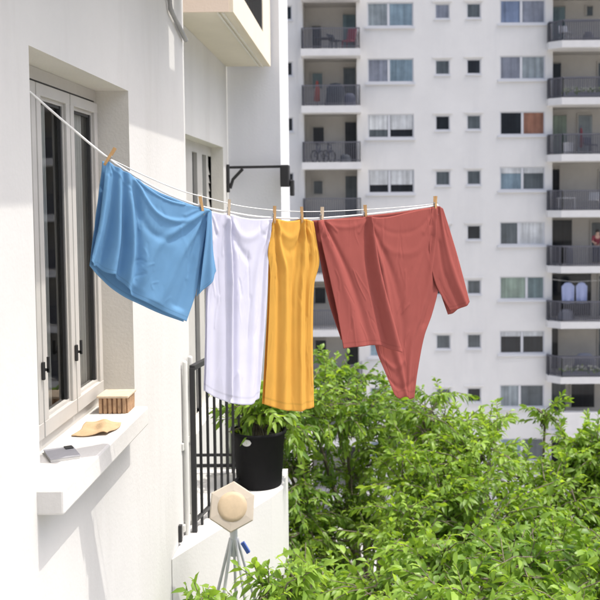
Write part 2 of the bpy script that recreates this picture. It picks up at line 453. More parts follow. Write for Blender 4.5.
# window two in the recess, a tall pair of glazed doors with a louvred shutter
w2 = MB()
XF2 = XR - .12
w2.box(XF2 - .05, XF2 + .004, W2[0], W2[1], W2[3] - .09, W2[3] - .001)
for a, b in ((6.62, 6.8), (7.3, 7.84), (8.08, 8.34), (8.56, 8.66)): w2.box(XF2 - .05, XF2 + .004, a, b, W2[2], W2[3] - .09)
w2o = w2.build('window', M['frame'], house)
MB().box(XF2 - .049, XF2 - .03, 6.8, 7.3, W2[2], W2[3] - .09).build('pane', M['grey_pane'], w2o)
MB().box(XF2 - .049, XF2 - .03, 7.84, 8.08, W2[2], W2[3] - .09).build('pane', M['dark_pane'], w2o)
MB().box(XF2 - .049, XF2 - .03, 8.34, 8.56, W2[2], W2[3] - .09).build('pane', M['grey_pane'], w2o)
sh = MB()
sh.box(XF2 - .05, XF2 - .03, 8.66, W2[1], W2[2], W2[3] - .09)
for i in range(28):
    z = W2[2] + .06 + i * .08
    sh.add([(XF2 - .028, 8.67, z), (XF2 - .028, 8.85, z), (XF2 - .014, 8.85, z - .085), (XF2 - .014, 8.67, z - .085)], [(0, 1, 2, 3)])
    sh.box(XF2 - .02, XF2 - .012, 8.67, 8.85, z - .088, z - .08)
sh.build('shutter', M['frame'], w2o)

# upper balcony: beige end, cream front, grooved soffit, parapet opening filled black for its shade
XO = -.885
bal = MB().box(XR + .002, XO - .03, 6.46, 9.14, 1.325, 1.50).build('balcony', M['soffit'], house)
pp = MB()
pp.box(XO - .028, XO, 6.46, 9.14, 1.32, 1.54)                      # front band
pp.box(XO - .028, XO, 6.46, 6.95, 1.54, 2.6); pp.box(XO - .028, XO, 8.45, 9.14, 1.54, 2.6)
pp.box(XO - .028, XO, 6.95, 8.45, 2.45, 2.6)
pp.build('parapet', M['creamwall'], bal)
MB().box(XR + .002, XO - .029, 6.445, 6.459, 1.318, 2.6).build('end_panel', M['beige'], bal)
gr = MB(); gr.box(XO - .12, XO - .105, 6.47, 9.13, 1.312, 1.324); gr.box(XO - .085, XO - .07, 6.47, 9.13, 1.312, 1.324)
gr.build('drip_groove', M['reveal'], bal)
rb = MB()
for i in range(14): y = 7.0 + i * .11; rb.tube([(XO - .014, y, 1.54), (XO - .014, y, 2.45)], .008, 6)
rb.box(XO - .2, XO - .06, 6.96, 8.44, 1.55, 2.44)  # solid black block behind the bars, painting in the shaded inside of the opening
rb.build('railing', M['gasket'], bal)

# the balcony below it: slanting white kerb with a black railing
bal2 = root  # placeholder name keeps builders apart
sl_poly = [(XW + .003, 5.02), (-.62, 6.08), (-.56, 6.26), (-.56, 6.72), (XR + .003, 6.72), (XR + .003, 5.665), (XW + .003, 5.665)]
b2 = MB().prism(sl_poly, -3.15, -2.05).build('balcony', M['plaster'], house)
rl = MB()
p0, p1 = Vector((-1.03, 5.44, 0)), Vector((-.845, 6.42, 0))
rl.bar(p0 + Vector((0, 0, -1.03)), p1 + Vector((0, 0, -1.03)), .035, .03)
rl.bar(p0 + Vector((0, 0, -1.98)), p1 + Vector((0, 0, -1.98)), .02, .02)
for i in range(9):
    q = p0.lerp(p1, i / 8)
    rl.bar(q + Vector((0, 0, -2.05)), q + Vector((0, 0, -1.03)), .03 if i % 8 == 0 else .016, .03 if i % 8 == 0 else .016)
rl.bar((-1.1, 6.62, -1.08), (-.86, 6.62, -1.08), .03, .03)
rl.bar((XR + .01, 6.62, -1.99), (-.86, 6.62, -1.99), .02, .022); rl.bar((XR + .01, 6.62, -1.91), (-.86, 6.62, -1.91), .02, .018)
for i in range(6): x = -1.09 + i * .042; rl.bar((x, 6.62, -2.05), (x, 6.62, -1.08), .014, .014)
rl.build('railing', M['black'], b2)
b3 = MB().prism([(XW + .003, 3.9), (-.25, 3.9), (-.25, 6.8), (XW + .003, 6.8)], -3.5, -3.3).build('balcony', M['plaster'], house)

# pipes on the wall by the corner
pi_ = MB()
for y in (5.40, 5.57):
    pi_.tube([(XW + .022, y, -.99), (XW + .022, y, -3.3)], .015, 10)
    pi_.ball((XW + .022, y, -.99), .015, .015, .012)
for z in (-1.5, -2.0): pi_.box(XW + .001, XW + .012, 5.36, 5.61, z - .02, z + .02)
pi_.build('drainpipe', M['pipe'], house)
h2 = MB().tube([(XW + .02, 5.17, 2.2), (XW + .02, 5.17, 1.13), (XW + .02, 5.19, 1.08), (XW + .02, 5.63, .98)], .014, 8)
h2.build('drain_hose', M['greypipe'], house)
MB().box(XW + .001, XW + .02, 5.22, 5.25, -2.03, -1.93).build('pipe_bracket', M['gasket'], house)

# ------------------------------------------------------------------ floodlight on its arm
fl = root('floodlight', (-1.3, 9.05, .3), 'black floodlight at the end of a thin wall arm beside the grey bay', 'floodlight')
a = MB(); a.bar((-1.30, 9.06, .31), (-.73, 9.06, .315), .022, .026); a.build('arm', M['black'], fl)
s_ = MB(); s_.tube([(-1.3, 9.06, .10), (-1.27, 9.06, .19), (-1.17, 9.06, .295)], .016, 8); s_.box(-1.328, -1.305, 9.03, 9.09, .06, .34, .004); s_.build('bracket', M['black'], fl)
hd = MB(); hd.box(-.79, -.70, 8.97, 9.12, .11, .33, .012)
for i in range(5): hd.box(-.785 + i * .018, -.779 + i * .018, 9.121, 9.14, .13, .31)
hd.build('lamp_housing', M['black'], fl)
h3 = MB(); h3.box(-.695, -.655, 8.99, 9.1, .02, .18, .01); h3.bar((-.72, 9.05, .2), (-.67, 9.05, .12), .02, .02); h3.build('sensor', M['black'], fl)

# ------------------------------------------------------------------ the apartment tower across the street
YT = 45.0
tower = root('apartment_tower', (4, YT + 6, G), 'tall white apartment block with rows of windows and stacked balconies across the street', 'building')
K = range(-2, 9)
ST = 2.742
ft = lambda u, v, w: (u, YT + w, v)
ops = []; niche = []
spec = []
for k in K:
    z = 7.04 - ST * k        # slab level above storey k
    spec.append((k, z))
    if z - 2.6 < G: continue
    ops += [(.44, 2.73, z - 1.36, z - .18, .14, False), (3.80, 4.52, z - 1.0, z - .27, .14, False), (5.36, 6.06, z - .98, z - .25, .14, False),
            (7.0, 9.25, z - 1.26, z - .10, .14, False), (-3.55, -3.27, z - 1.0, z - .3, .14, False)]
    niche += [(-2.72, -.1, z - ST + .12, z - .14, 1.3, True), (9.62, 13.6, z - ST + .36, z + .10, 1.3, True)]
mb = MB()
TOPZ = 14.5
wall_grid(mb, ft, -14, 24, G, TOPZ, ops + niche)
for o in ops: reveal(mb, ft, o)
mb.add([(-14, YT, G), (-14, YT + 12, G), (-14, YT + 12, TOPZ), (-14, YT, TOPZ)], [(0, 1, 2, 3)])
mb.add([(24, YT, G), (24, YT + 12, G), (24, YT + 12, TOPZ), (24, YT, TOPZ)], [(0, 1, 2, 3)])
mb.add([(-14, YT + 12, G), (24, YT + 12, G), (24, YT + 12, TOPZ), (-14, YT + 12, TOPZ)], [(0, 1, 2, 3)])
mb.box(-2.99, -2.76, YT - .12, YT - .002, G, TOPZ)      # pilaster beside the left balconies
for k, z in spec:                                        # drip lintels above the small windows
    if z - 2.6 < G: continue
    for a, b, q in ((3.66, 4.66, .13), (5.22, 6.2, .11)): mb.box(a, b, YT - .06, YT - .002, z - q - .06, z - q)
mb.build('wall', M['tower'], tower)
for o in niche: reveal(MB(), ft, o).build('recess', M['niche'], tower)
MB().box(-14.3, 24.3, YT - .3, YT + 12.3, TOPZ + .003, TOPZ + .4).build('roof', M['slabw'], tower)

def twin(x0, x1, z0, z1, left, right, split=.47, blind=None, blindm='white_blind'):
    f = MB(); y = YT + .05; t = .06; xm = x0 + (x1 - x0) * split
    f.box(x0, x1, y, y + .08, z1 - t, z1 - .002); f.box(x0, x1, y, y + .08, z0 + .002, z0 + t)
    f.box(x0 + .002, x0 + t, y, y + .08, z0 + t, z1 - t); f.box(x1 - t, x1 - .002, y, y + .08, z0 + t, z1 - t)
    f.box(xm - .06, xm + .06, y - .01, y + .08, z0 + t, z1 - t)
    f.box(x0 - .12, x1 + .08, YT - .1, YT - .003, z0 - .12, z0 - .02)
    w = f.build('window', M['wframe'], tower)
    for a, b, m in ((x0 + t, xm - .06, left), (xm + .06, x1 - t, right)):
        MB().box(a, b, y + .03, y + .05, z0 + t, z1 - t).build('pane', M[m], w)
        if blind:
            MB().box(a + .02, b - .02, y + .005, y + .028, z1 - t - blind * (z1 - z0 - 2 * t), z1 - t).build('blind', M[blindm], w)
    return w
def single(x0, x1, z0, z1, m):
    f = MB(); y = YT + .05; t = .05
    f.box(x0, x1, y, y + .08, z1 - t, z1 - .002); f.box(x0, x1, y, y + .08, z0 + .002, z0 + t)
    f.box(x0 + .002, x0 + t, y, y + .08, z0 + t, z1 - t); f.box(x1 - t, x1 - .002, y, y + .08, z0 + t, z1 - t)
    f.box(x0 - .05, x1 + .05, YT - .06, YT - .003, z0 - .08, z0 - .01)
    w = f.build('window', M['wframe'], tower)
    MB().box(x0 + t, x1 - t, y + .03, y + .05, z0 + t, z1 - t).build('pane', M[m], w)
TA = {-1: ('pale_pane', 'blue_pane', None), 0: ('lilac_pane', 'blue_pane', None), 1: ('lilac_pane', 'lilac_pane', None), 2: ('lilac_pane', 'grey_pane', .62), 3: ('dark_pane', 'dark_pane', .62)}
TA = {-1: ('pale_pane', 'blue_pane', None), 0: ('lilac_pane', 'blue_pane', None), 1: ('grey_pane', 'dark_pane', .66), 2: ('dark_pane', 'dark_pane', .66)}
TD = {-1: ('navy_pane', 'lilac_pane', None, .47), 0: ('lilac_pane', 'pale_pane', None, .47), 1: ('dark_pane', 'brown_blind', None, .5), 2: ('blue_pane', 'grey_pane', .25, .5),
      3: ('grey_pane', 'white_blind', None, .42), 4: ('green_blind', 'teal_pane', None, .6), 5: ('dark_pane', 'dark_pane', .22, .5), 6: ('pale_pane', 'grey_pane', None, .45)}
smalls = ['grey_pane', 'dark_pane', 'grey_pane', 'lilac_pane']
for k, z in spec:
    if z - 2.6 < G: continue
    l, r, b = TA.get(k, ('blue_pane', 'pale_pane', None)); twin(.44, 2.73, z - 1.36, z - .18, l, r, .46, b)
    l, r, b, s = TD.get(k, ('blue_pane', 'grey_pane', None, .5)); twin(7.0, 9.25, z - 1.26, z - .10, l, r, s, b)
    single(3.80, 4.52, z - 1.0, z - .27, 'lilac_pane' if k == -1 else smalls[k % 3])
    single(5.36, 6.06, z - .98, z - .25, smalls[(k + 1) % 3])
    single(-3.55, -3.27, z - 1.0, z - .3, 'dark_pane')
YB = YT - 1.0
DL = {-1: (('dark_pane', -2.35, -1.9, 1.5, .0), ('teal_pane', -.78, -.14, 2.1, .0)), 0: (('teal_pane', -2.35, -1.85, 1.9, 1.1), ('grey_pane', -.78, -.16, 2.15, 0)),
      1: (('dark_pane', -2.35, -1.8, 1.9, 1.05), ('dark_pane', -.72, -.14, 2.15, 0)), 2: (('grey_pane', -2.35, -1.9, 1.9, 1.2), ('grey_pane', -.72, -.14, 2.15, 0))}
DR = {-1: (('teal_pane', 9.85, 10.5, 2.1, 0), ('grey_pane', 11.6, 11.9, 2.1, 1.6)), 0: (('dark_pane', 9.75, 10.3, 2.0, 0), ('grey_pane', 12.2, 12.9, 2.0, 0)),
      1: (('green_blind', 9.9, 10.6, 2.1, 0), ('pale_pane', 11.2, 11.9, 2.1, 0)), 2: (('dark_pane', 9.75, 10.25, 2.1, 0), ('grey_pane', 12.3, 12.9, 2.0, 0)),
      3: (('dark_pane', 9.75, 10.9, 2.25, 0), ('grey_pane', 11.9, 12.6, 2.1, 0)), 4: (('dark_pane', 9.75, 11.9, 2.2, 0), ('grey_pane', 12.3, 12.9, 2.1, 0)),
      5: (('dark_pane', 9.72, 10.2, 2.1, 0), ('grey_pane', 12.3, 12.9, 2.1, 0)), 6: (('grey_pane', 9.8, 10.6, 2.1, 0), ('dark_pane', 10.9, 12.1, 2.0, .7))}
FLOOR_R = {}; FLOOR_L = {}
def balcony(poly, zf, doors, x0, x1, solid=False):
    s = MB().prism(poly, zf - .17, zf + .17).build('balcony', M['slabw'], tower)
    r = MB()
    pts = [Vector((x, y + .07, 0)) for x, y in poly[:-1]] if len(poly) == 4 else None
    front = [p for p in poly if p[1] < YT - .01]
    path = [Vector((poly[-1][0], YT - .01, 0))] + [Vector((x, y, 0)) for x, y in front] + [Vector((poly[len(front)][0], YT - .01, 0))]
    ctr = Vector(((x0 + x1) / 2, YT - .4, 0))
    path = [p + (ctr - p).normalized() * .06 for p in path]
    for a, b in zip(path, path[1:]):
        L_ = (b - a).length
        if L_ < .15: continue
        if solid:
            r.bar(a + Vector((0, 0, zf + .65)), b + Vector((0, 0, zf + .65)), .08, .95)
            continue
        for zz, h in ((zf + 1.14, .05), (zf + .27, .03)): r.bar(a + Vector((0, 0, zz)), b + Vector((0, 0, zz)), .045, h)
        n = max(2, int(L_ / .105))
        for i in range(n + 1):
            q = a.lerp(b, i / n); r.bar(q + Vector((0, 0, zf + .17)), q + Vector((0, 0, zf + 1.12)), .03, .03)
    r.build('railing', M['slabw'] if solid else M['rail'], s)
    for m, a, b, top, bot in doors:
        d = MB().box(a, b, YT + 1.22, YT + 1.295, zf + .18 + bot, zf + .12 + top)
        do = d.build('door' if bot == 0 else 'window', M[m], s)
        fr = MB(); fr.box(a - .06, a - .002, YT + 1.2, YT + 1.297, zf + .18 + bot, zf + .18 + top); fr.box(b + .002, b + .06, YT + 1.2, YT + 1.297, zf + .18 + bot, zf + .18 + top)
        fr.box(a - .06, b + .06, YT + 1.2, YT + 1.297, zf + .18 + top, zf + .24 + top)
        fr.build('frame', M['niche'], s)
for k, z in spec:
    zl = z - ST                     # floor slab of storey k, left balconies
    if zl - 1 < G: continue
    FLOOR_L[k] = zl + .17; FLOOR_R[k] = zl + .33 + .17
    balcony([(-2.8, YB), (.1, YB), (.1, YT - .003), (-2.8, YT - .003)], zl, DL.get(k, DL[1]), -2.8, .1)
    zr = zl + .30
    balcony([(9.85, YB), (13.7, YB), (13.7, YT - .003), (9.3, YT - .003), (9.3, YB + .5)], zr, DR.get(k, DR[2]), 9.3, 13.7, k == 6)

# ------------------------------------------------------------------ trees
def leaves(points, dirs, lens, tint, width=.36, droop=.25):
    """numpy: one folded, pointed leaf per row"""
    n = len(points)
    d = dirs / np.linalg.norm(dirs, axis=1, keepdims=True)
    up = np.tile(np.array([[0, 0, 1.]]), (n, 1)) + NR.normal(0, .7, (n, 3))
    s = np.cross(d, up); s /= np.linalg.norm(s, axis=1, keepdims=True) + 1e-9
    nn = np.cross(s, d)
    L_ = lens[:, None]; W = L_ * width * NR.uniform(.8, 1.2, (n, 1))
    tpl = [(0, 0, 0), (.3, .42, .05), (.3, 0, -.02), (.3, -.42, .05), (.66, .36, .0), (.66, 0, -.06), (.66, -.36, .0), (1, 0, -.18)]
    V = np.empty((n, 8, 3))
    for i, (a, b, c) in enumerate(tpl):
        V[:, i] = points + d * (a * L_) + s * (b * W) + nn * (c * L_ * .8) + np.array([0, 0, -1]) * (a * a * droop * L_)
    F_ = np.array([(0, 2, 1, 1), (0, 3, 2, 2), (1, 2, 5, 4), (2, 3, 6, 5), (4, 5, 7, 7), (5, 6, 7, 7)])
    return V, np.repeat(tint, 8)
def leaf_object(name, V, tint, m, parent):
    n = V.shape[0]
    off = Vector((0, 0, ZC)) - worldloc(parent)
    vv = V.reshape(-1, 3) + np.array(off)
    tris = np.array([(0, 2, 1), (0, 3, 2), (1, 2, 5), (1, 5, 4), (2, 3, 6), (2, 6, 5), (4, 5, 7), (5, 6, 7)])
    fi = (tris[None] + (np.arange(n) * 8)[:, None, None]).reshape(-1, 3)
    me = bpy.data.meshes.new(name)
    me.vertices.add(len(vv)); me.vertices.foreach_set('co', vv.ravel())
    me.loops.add(fi.size); me.loops.foreach_set('vertex_index', fi.ravel().astype(np.int32))
    me.polygons.add(len(fi)); me.polygons.foreach_set('loop_start', np.arange(0, fi.size, 3, dtype=np.int32))
    me.polygons.foreach_set('use_smooth', np.ones(len(fi), bool))
    at = me.attributes.new('tint', 'FLOAT', 'POINT'); at.data.foreach_set('value', tint.astype(np.float32))
    me.update(calc_edges=True); me.materials.append(m)
    o = bpy.data.objects.new(name, me); COL.objects.link(o); o.parent = parent
    return o
def sprays(blobs, leaf_len, per=15, twig=(.3, .55), up=.35, tw=None, leafw=.45):
    """twigs with alternate leaves scattered through ellipsoid clumps"""
    P, D, L_, T = [], [], [], []
    twigs = []
    for (cx, cy, cz, rx, ry, rz, n) in blobs:
        base = NR.uniform(.25, .75)
        for _ in range(n):
            q = NR.normal(0, 1, 3); q /= np.linalg.norm(q)
            rr = NR.uniform(0, 1) ** .45
            c = np.array([cx, cy, cz]) + q * rr * np.array([rx, ry, rz])
            dr = q * np.array([1, 1, .6]) + np.array([0, 0, up]) + NR.normal(0, .45, 3); dr /= np.linalg.norm(dr)
            ln = NR.uniform(*twig)
            m = int(per * NR.uniform(.7, 1.3)); side = np.cross(dr, [0, 0, 1.]); side /= np.linalg.norm(side) + 1e-9
            side2 = np.cross(side, dr)
            tt = np.clip(base + NR.normal(0, .22), 0, 1)
            pts = [c - dr * ln * .5, c + np.array([0, 0, .02]), c + dr * ln * .5 - np.array([0, 0, ln * .08])]
            twigs.append(pts)
            for i in range(m):
                t = (i + .6) / m
                p = c + dr * ln * (t - .5) - np.array([0, 0, ln * .08 * max(0, t - .5) * 2])
                ang = i * 2.4 + NR.uniform(-.4, .4)
                lat = side * math.cos(ang) + side2 * math.sin(ang) * .7
                dd = dr * (.35 + .6 * t) + lat * (1 - .5 * t) + np.array([0, 0, -.22]) + NR.normal(0, .18, 3)
                P.append(p); D.append(dd); L_.append(leaf_len * NR.uniform(.5, 1.35) * (1 - .25 * abs(t - .5))); T.append(np.clip(tt + NR.normal(0, .24), 0, 1.25))
    V, t = leaves(np.array(P), np.array(D), np.array(L_), np.array(T), leafw)
    return V, t, twigs
def tree(name, label, base, blobs, leaf_len, m, per, group=None, r0=.2, fork=None, up=.35, twig=(.3, .55)):
    r = root(name, (base[0], base[1], G), label, 'tree', group)
    V, t, tws = sprays(blobs, leaf_len, per, up=up, twig=twig)
    leaf_object('crown', V, t, m, r)
    tr = MB()
    cz = min(b[2] - b[5] for b in blobs)
    fz = (fork if fork is not None else cz - 1.2)
    fk = Vector((base[0] + .15, base[1] + .1, fz))
    tr.tube([(base[0], base[1], G - .1), (base[0] + .1, base[1], G + 3), (base[0] + .02, base[1] + .08, (G + fz) / 2), fk], [r0 * 1.5, r0 * 1.1, r0, r0 * .8], 12)
    j = 0
    for (bx, by, bz, rx, ry, rz, n) in blobs:
        c = Vector((bx, by, bz - rz * .35))
        mid = fk.lerp(c, .5) + Vector((RND.uniform(-.2, .2), RND.uniform(-.2, .2), .15))
        q_ = min(1, n / 40); tr.tube([fk, mid, c], [r0 * .36 * q_ + .01, r0 * .2 * q_ + .008, .012], 8)
        mine = tws[j:j + n]; j += n
        hubs = []
        for h in range(max(3, n // 9)):
            tgt = Vector(mine[RND.randrange(n)][0]); md = c.lerp(tgt, .55) + Vector((RND.uniform(-.08, .08), RND.uniform(-.08, .08), .05))
            tr.tube([c, md, tgt], [.012, .010, .007], 6); hubs += [md, tgt, c]
        for q in mine:
            s0 = Vector(q[0]); h = min(hubs, key=lambda g: (g - s0).length)
            if RND.random() < .6: tr.tube([h, h.lerp(s0, .6) + Vector((0, 0, -.02)), s0], [.008, .006, .005], 5, cap=False)
            tr.tube([Vector(p) for p in q], [.005, .004, .002], 4, cap=False)
    tr.build('trunk', M['bark'], r)
    return r
def blob(px, py, Y, rpx, n, flat=.85, ry=None):
    c = at_depth(px, py, Y); r = rpx * Y / F
    return (c.x, c.y, c.z, r, ry or r * 1.1, r * flat, n)
# the tree in the middle, behind
tree('street_tree', 'leafy green tree hanging behind the red shirt beside the white balcony', (.1, 9.6),
     [blob(345, 405, 9.3, 52, 60), blob(385, 425, 9.6, 50, 55), blob(310, 400, 9.0, 40, 34), blob(330, 372, 9.6, 24, 20), blob(335, 550, 8.8, 42, 44), blob(345, 505, 9.2, 34, 30), blob(375, 530, 9.0, 40, 36), blob(305, 565, 8.3, 34, 34), blob(325, 600, 8.2, 40, 34), blob(298, 470, 8.8, 32, 26), blob(300, 530, 8.6, 40, 36), blob(362, 470, 9.4, 45, 36), blob(300, 590, 8.2, 45, 40), blob(280, 540, 8.0, 18, 16), blob(290, 425, 8.6, 26, 26), blob(262, 405, 9.0, 22, 18), blob(300, 500, 8.4, 26, 24), blob(360, 640, 8.6, 80, 60)],
     .088, M['leafB'], 26, 'street trees between the two buildings')
tree('street_tree', 'broad bright green tree filling the lower right below the tower', (1.9, 8.4),
     [blob(430, 425, 8.6, 48, 55), blob(475, 455, 8.3, 50, 60), blob(420, 480, 7.9, 55, 65), blob(520, 470, 8.8, 28, 14), blob(545, 412, 8.9, 15, 6), blob(575, 458, 8.6, 30, 30), blob(600, 455, 8.5, 34, 30), blob(630, 470, 8.3, 40, 30), blob(450, 500, 7.6, 50, 60), blob(560, 525, 8.2, 48, 46), blob(610, 530, 8.0, 46, 40), blob(520, 560, 7.6, 50, 46), blob(450, 560, 7.6, 50, 44), blob(590, 580, 7.6, 50, 40), blob(490, 425, 9.0, 16, 5), blob(480, 520, 7.4, 62, 80), blob(560, 500, 8.0, 46, 46),
      blob(590, 480, 8.4, 32, 22), blob(560, 565, 7.2, 62, 75), blob(610, 560, 7.8, 60, 50), blob(410, 545, 7.2, 55, 60), blob(660, 520, 8.6, 70, 50), blob(500, 640, 7.2, 90, 90), blob(640, 660, 7.4, 90, 80)],
     .088, M['leafA'], 27, 'street trees between the two buildings')
tree('street_tree', 'nearest fresh green tree with long drooping leaves along the bottom', (1.0, 5.6),
     [blob(325, 600, 6.4, 44, 34), blob(385, 592, 6.2, 44, 36), blob(440, 560, 6.3, 40, 34), blob(455, 615, 5.6, 56, 46), blob(525, 575, 6.0, 48, 42), blob(560, 630, 5.5, 60, 46), blob(275, 606, 6.2, 30, 24), blob(245, 618, 5.8, 24, 14), blob(615, 570, 6.2, 52, 40), blob(430, 700, 5.8, 110, 60), blob(560, 700, 5.9, 110, 60)],
     .10, M['leafC'], 24, 'street trees between the two buildings', r0=.16)

# ------------------------------------------------------------------ potted plants
pot = root('plant_pot', (-.735, 6.36, -2.05), 'tall black plastic pot standing on the white balcony corner', 'plant pot')
pm = MB().lathe((-.735, 6.36, -2.05), [(0, 0), (.155, 0), (.160, .01), (.186, .375), (.197, .376), (.197, .40), (.186, .402), (.176, .39), (.172, .35), (0, .345)], 40)
pm.build('pot_body', M['pot'], pot)
sunlit_oval = MB()
for i in range(9):
    pass
def arc_patch(c, r0, r1, z0, z1, a0, a1, n=8):
    vs = []; 
    for i in range(n + 1):
        a = a0 + (a1 - a0) * i / n
        e = math.sqrt(max(0, 1 - (2 * i / n - 1) ** 2))
        zm = (z0 + z1) / 2; hh = (z1 - z0) / 2 * e
        for r, z in ((r0, zm - hh), (r0, zm + hh), (r1, zm + hh), (r1, zm - hh)): vs.append((c[0] + r * math.cos(a), c[1] + r * math.sin(a), c[2] + z))
    fs = [(4 * i + j, 4 * i + (j + 1) % 4, 4 * (i + 1) + (j + 1) % 4, 4 * (i + 1) + j) for i in range(n) for j in range(4)]
    return vs, fs
sunlit_oval.add(*arc_patch((-.735, 6.36, -2.05), .183, .192, .325, .372, math.radians(-122), math.radians(-100)))
sunlit_oval.build('handle', M['slabw'], pot)  # white oval coloured onto the pot for a sunlit hole in its rim
MB().lathe((-.735, 6.36, -1.705), [(0, .012), (.09, .01), (.171, 0)], 24).build('soil', M['soil'], pot)
pp_ = root('potted_shrub', (-.735, 6.36, -1.70), 'green leafy shrub growing out of the tall black pot', 'plant')
V, t, tws = sprays([(-.74, 6.36, -1.48, .25, .2, .15, 36), (-.56, 6.45, -1.52, .17, .16, .14, 14), (-.80, 6.4, -1.42, .2, .18, .14, 14), (-.5, 6.5, -1.75, .10, .12, .14, 6)], .085, 13, twig=(.14, .28), up=.3)
leaf_object('foliage', V, t, M['leafB'], pp_)
st = MB()
for q in tws: st.tube([(-.735 + RND.uniform(-.05, .05), 6.36 + RND.uniform(-.05, .05), -1.70), (Vector(q[0]) + Vector((-.735, 6.36, -1.6))) / 2, q[0], q[2]], [.006, .005, .004, .002], 5, cap=False)
st.build('stem', M['bark'], pp_)

sp_ = root('potted_shrub', (-.75, 4.75, -3.3), 'light green bushy plant at the foot of the hexagonal lantern', 'plant')
MB().lathe((-.75, 4.75, -3.3), [(0, 0), (.13, 0), (.17, .3), (.18, .3), (.18, .33), (.16, .33), (.155, .28), (0, .28)], 28).build('pot_body', mat('terracotta', (.45, .19, .10), .8, .15, 8), sp_)
V, t, tws = sprays([(-.84, 4.6, -2.08, .10, .10, .09, 9), (-.72, 4.7, -2.22, .18, .16, .10, 18), (-.50, 4.8, -2.12, .13, .12, .12, 14), (-.34, 4.85, -2.10, .17, .16, .15, 18), (-.6, 4.75, -2.42, .34, .25, .18, 30), (-.65, 4.75, -2.75, .25, .2, .25, 18)], .085, 12, twig=(.12, .26), up=.45)
leaf_object('foliage', V, t, M['leafC'], sp_)
st = MB()
for q in tws: st.tube([(-.75 + RND.uniform(-.05, .05), 4.75 + RND.uniform(-.05, .05), -3.02), (Vector(q[0]) * .6 + Vector((-.75, 4.75, -3.0)) * .4), q[0], q[2]], [.008, .006, .004, .002], 5, cap=False)
st.build('stem', M['bark'], sp_)

# ------------------------------------------------------------------ hexagonal lantern on splayed legs
lc = at_depth(232, 507, 5.0)
lan = root('garden_lantern', (lc.x, lc.y, -3.3), 'frosted hexagonal lantern with cream centre on thin grey splayed legs', 'lantern')
M['frost'] = mat('frosted_plastic', (.58, .52, .43), .5, .08, 9, trans=.3)
M['cream'] = mat('cream_plastic', (.54, .43, .285), .6, .14, 14, trans=.2)
M['greymetal'] = mat('grey_tube', (.50, .51, .53), .4, .1, 10)
ax = (Vector((0, 0, 0)) - lc).normalized(); ax = (ax + Vector((.1, 0, .1))).normalized()
sx = Vector((0, 0, 1)).cross(ax).normalized(); sy = ax.cross(sx)
def hexring(c, r, ph=.5): return [c + (sx * math.cos(math.pi / 3 * (i + ph)) + sy * math.sin(math.pi / 3 * (i + ph))) * r for i in range(6)]
hx = MB(); rings = [(-.075, .06), (-.06, .10), (-.005, .138), (.012, .141), (.019, .134), (.022, .104), (.024, .09), (.022, .06)]
vs = []
for d_, r_ in rings: vs += hexring(lc + ax * d_, r_, .38)
hx.add(vs, [(i * 6 + k, i * 6 + (k + 1) % 6, (i + 1) * 6 + (k + 1) % 6, (i + 1) * 6 + k) for i in range(len(rings) - 1) for k in range(6)] + [tuple(range(6))])
hx.build('lantern_shade', M['frost'], lan)
dc = MB(); vs = []; pr = [(.016, .086), (.026, .082), (.030, .06), (.033, .03), (.034, 0.001)]
for d_, r_ in pr:
    for k in range(24): vs.append(lc + ax * d_ + (sx * math.cos(k * math.pi / 12) + sy * math.sin(k * math.pi / 12)) * r_)
dc.add(vs, [(i * 24 + k, i * 24 + (k + 1) % 24, (i + 1) * 24 + (k + 1) % 24, (i + 1) * 24 + k) for i in range(len(pr) - 1) for k in range(24)], True)
dc.build('diffuser', M['cream'], lan)
nk = MB().tube([lc - ax * .07 + Vector((0, 0, -.01)), lc + Vector((0, .05, -.16))], [.02, .022], 12)
nk.tube([lc + Vector((0, .05, -.13)), lc + Vector((0, .05, -.30))], .022, 14)
nk.build('neck', M['greymetal'], lan)
ft_ = lc + Vector((0, .05, -.18))
for i in range(5):
    a = 2 * math.pi * (i + .3) / 5
    e = Vector((ft_.x + .42 * math.cos(a), ft_.y + .34 * math.sin(a), -3.3))
    lg = MB().tube([ft_ + Vector((.02 * math.cos(a), .02 * math.sin(a), -.02)), ft_.lerp(e, .25), e], .009, 8)
    lg.ball((e.x, e.y, e.z + .012), .018, .018, .012)
    lg.build('leg', M['greymetal'], lan)
MB().bar(lc + Vector((.05, .04, -.22)), lc + Vector((.085, .04, -.28)), .02, .02).build('clip', mat('blue_clip', (.05, .10, .35), .5), lan)

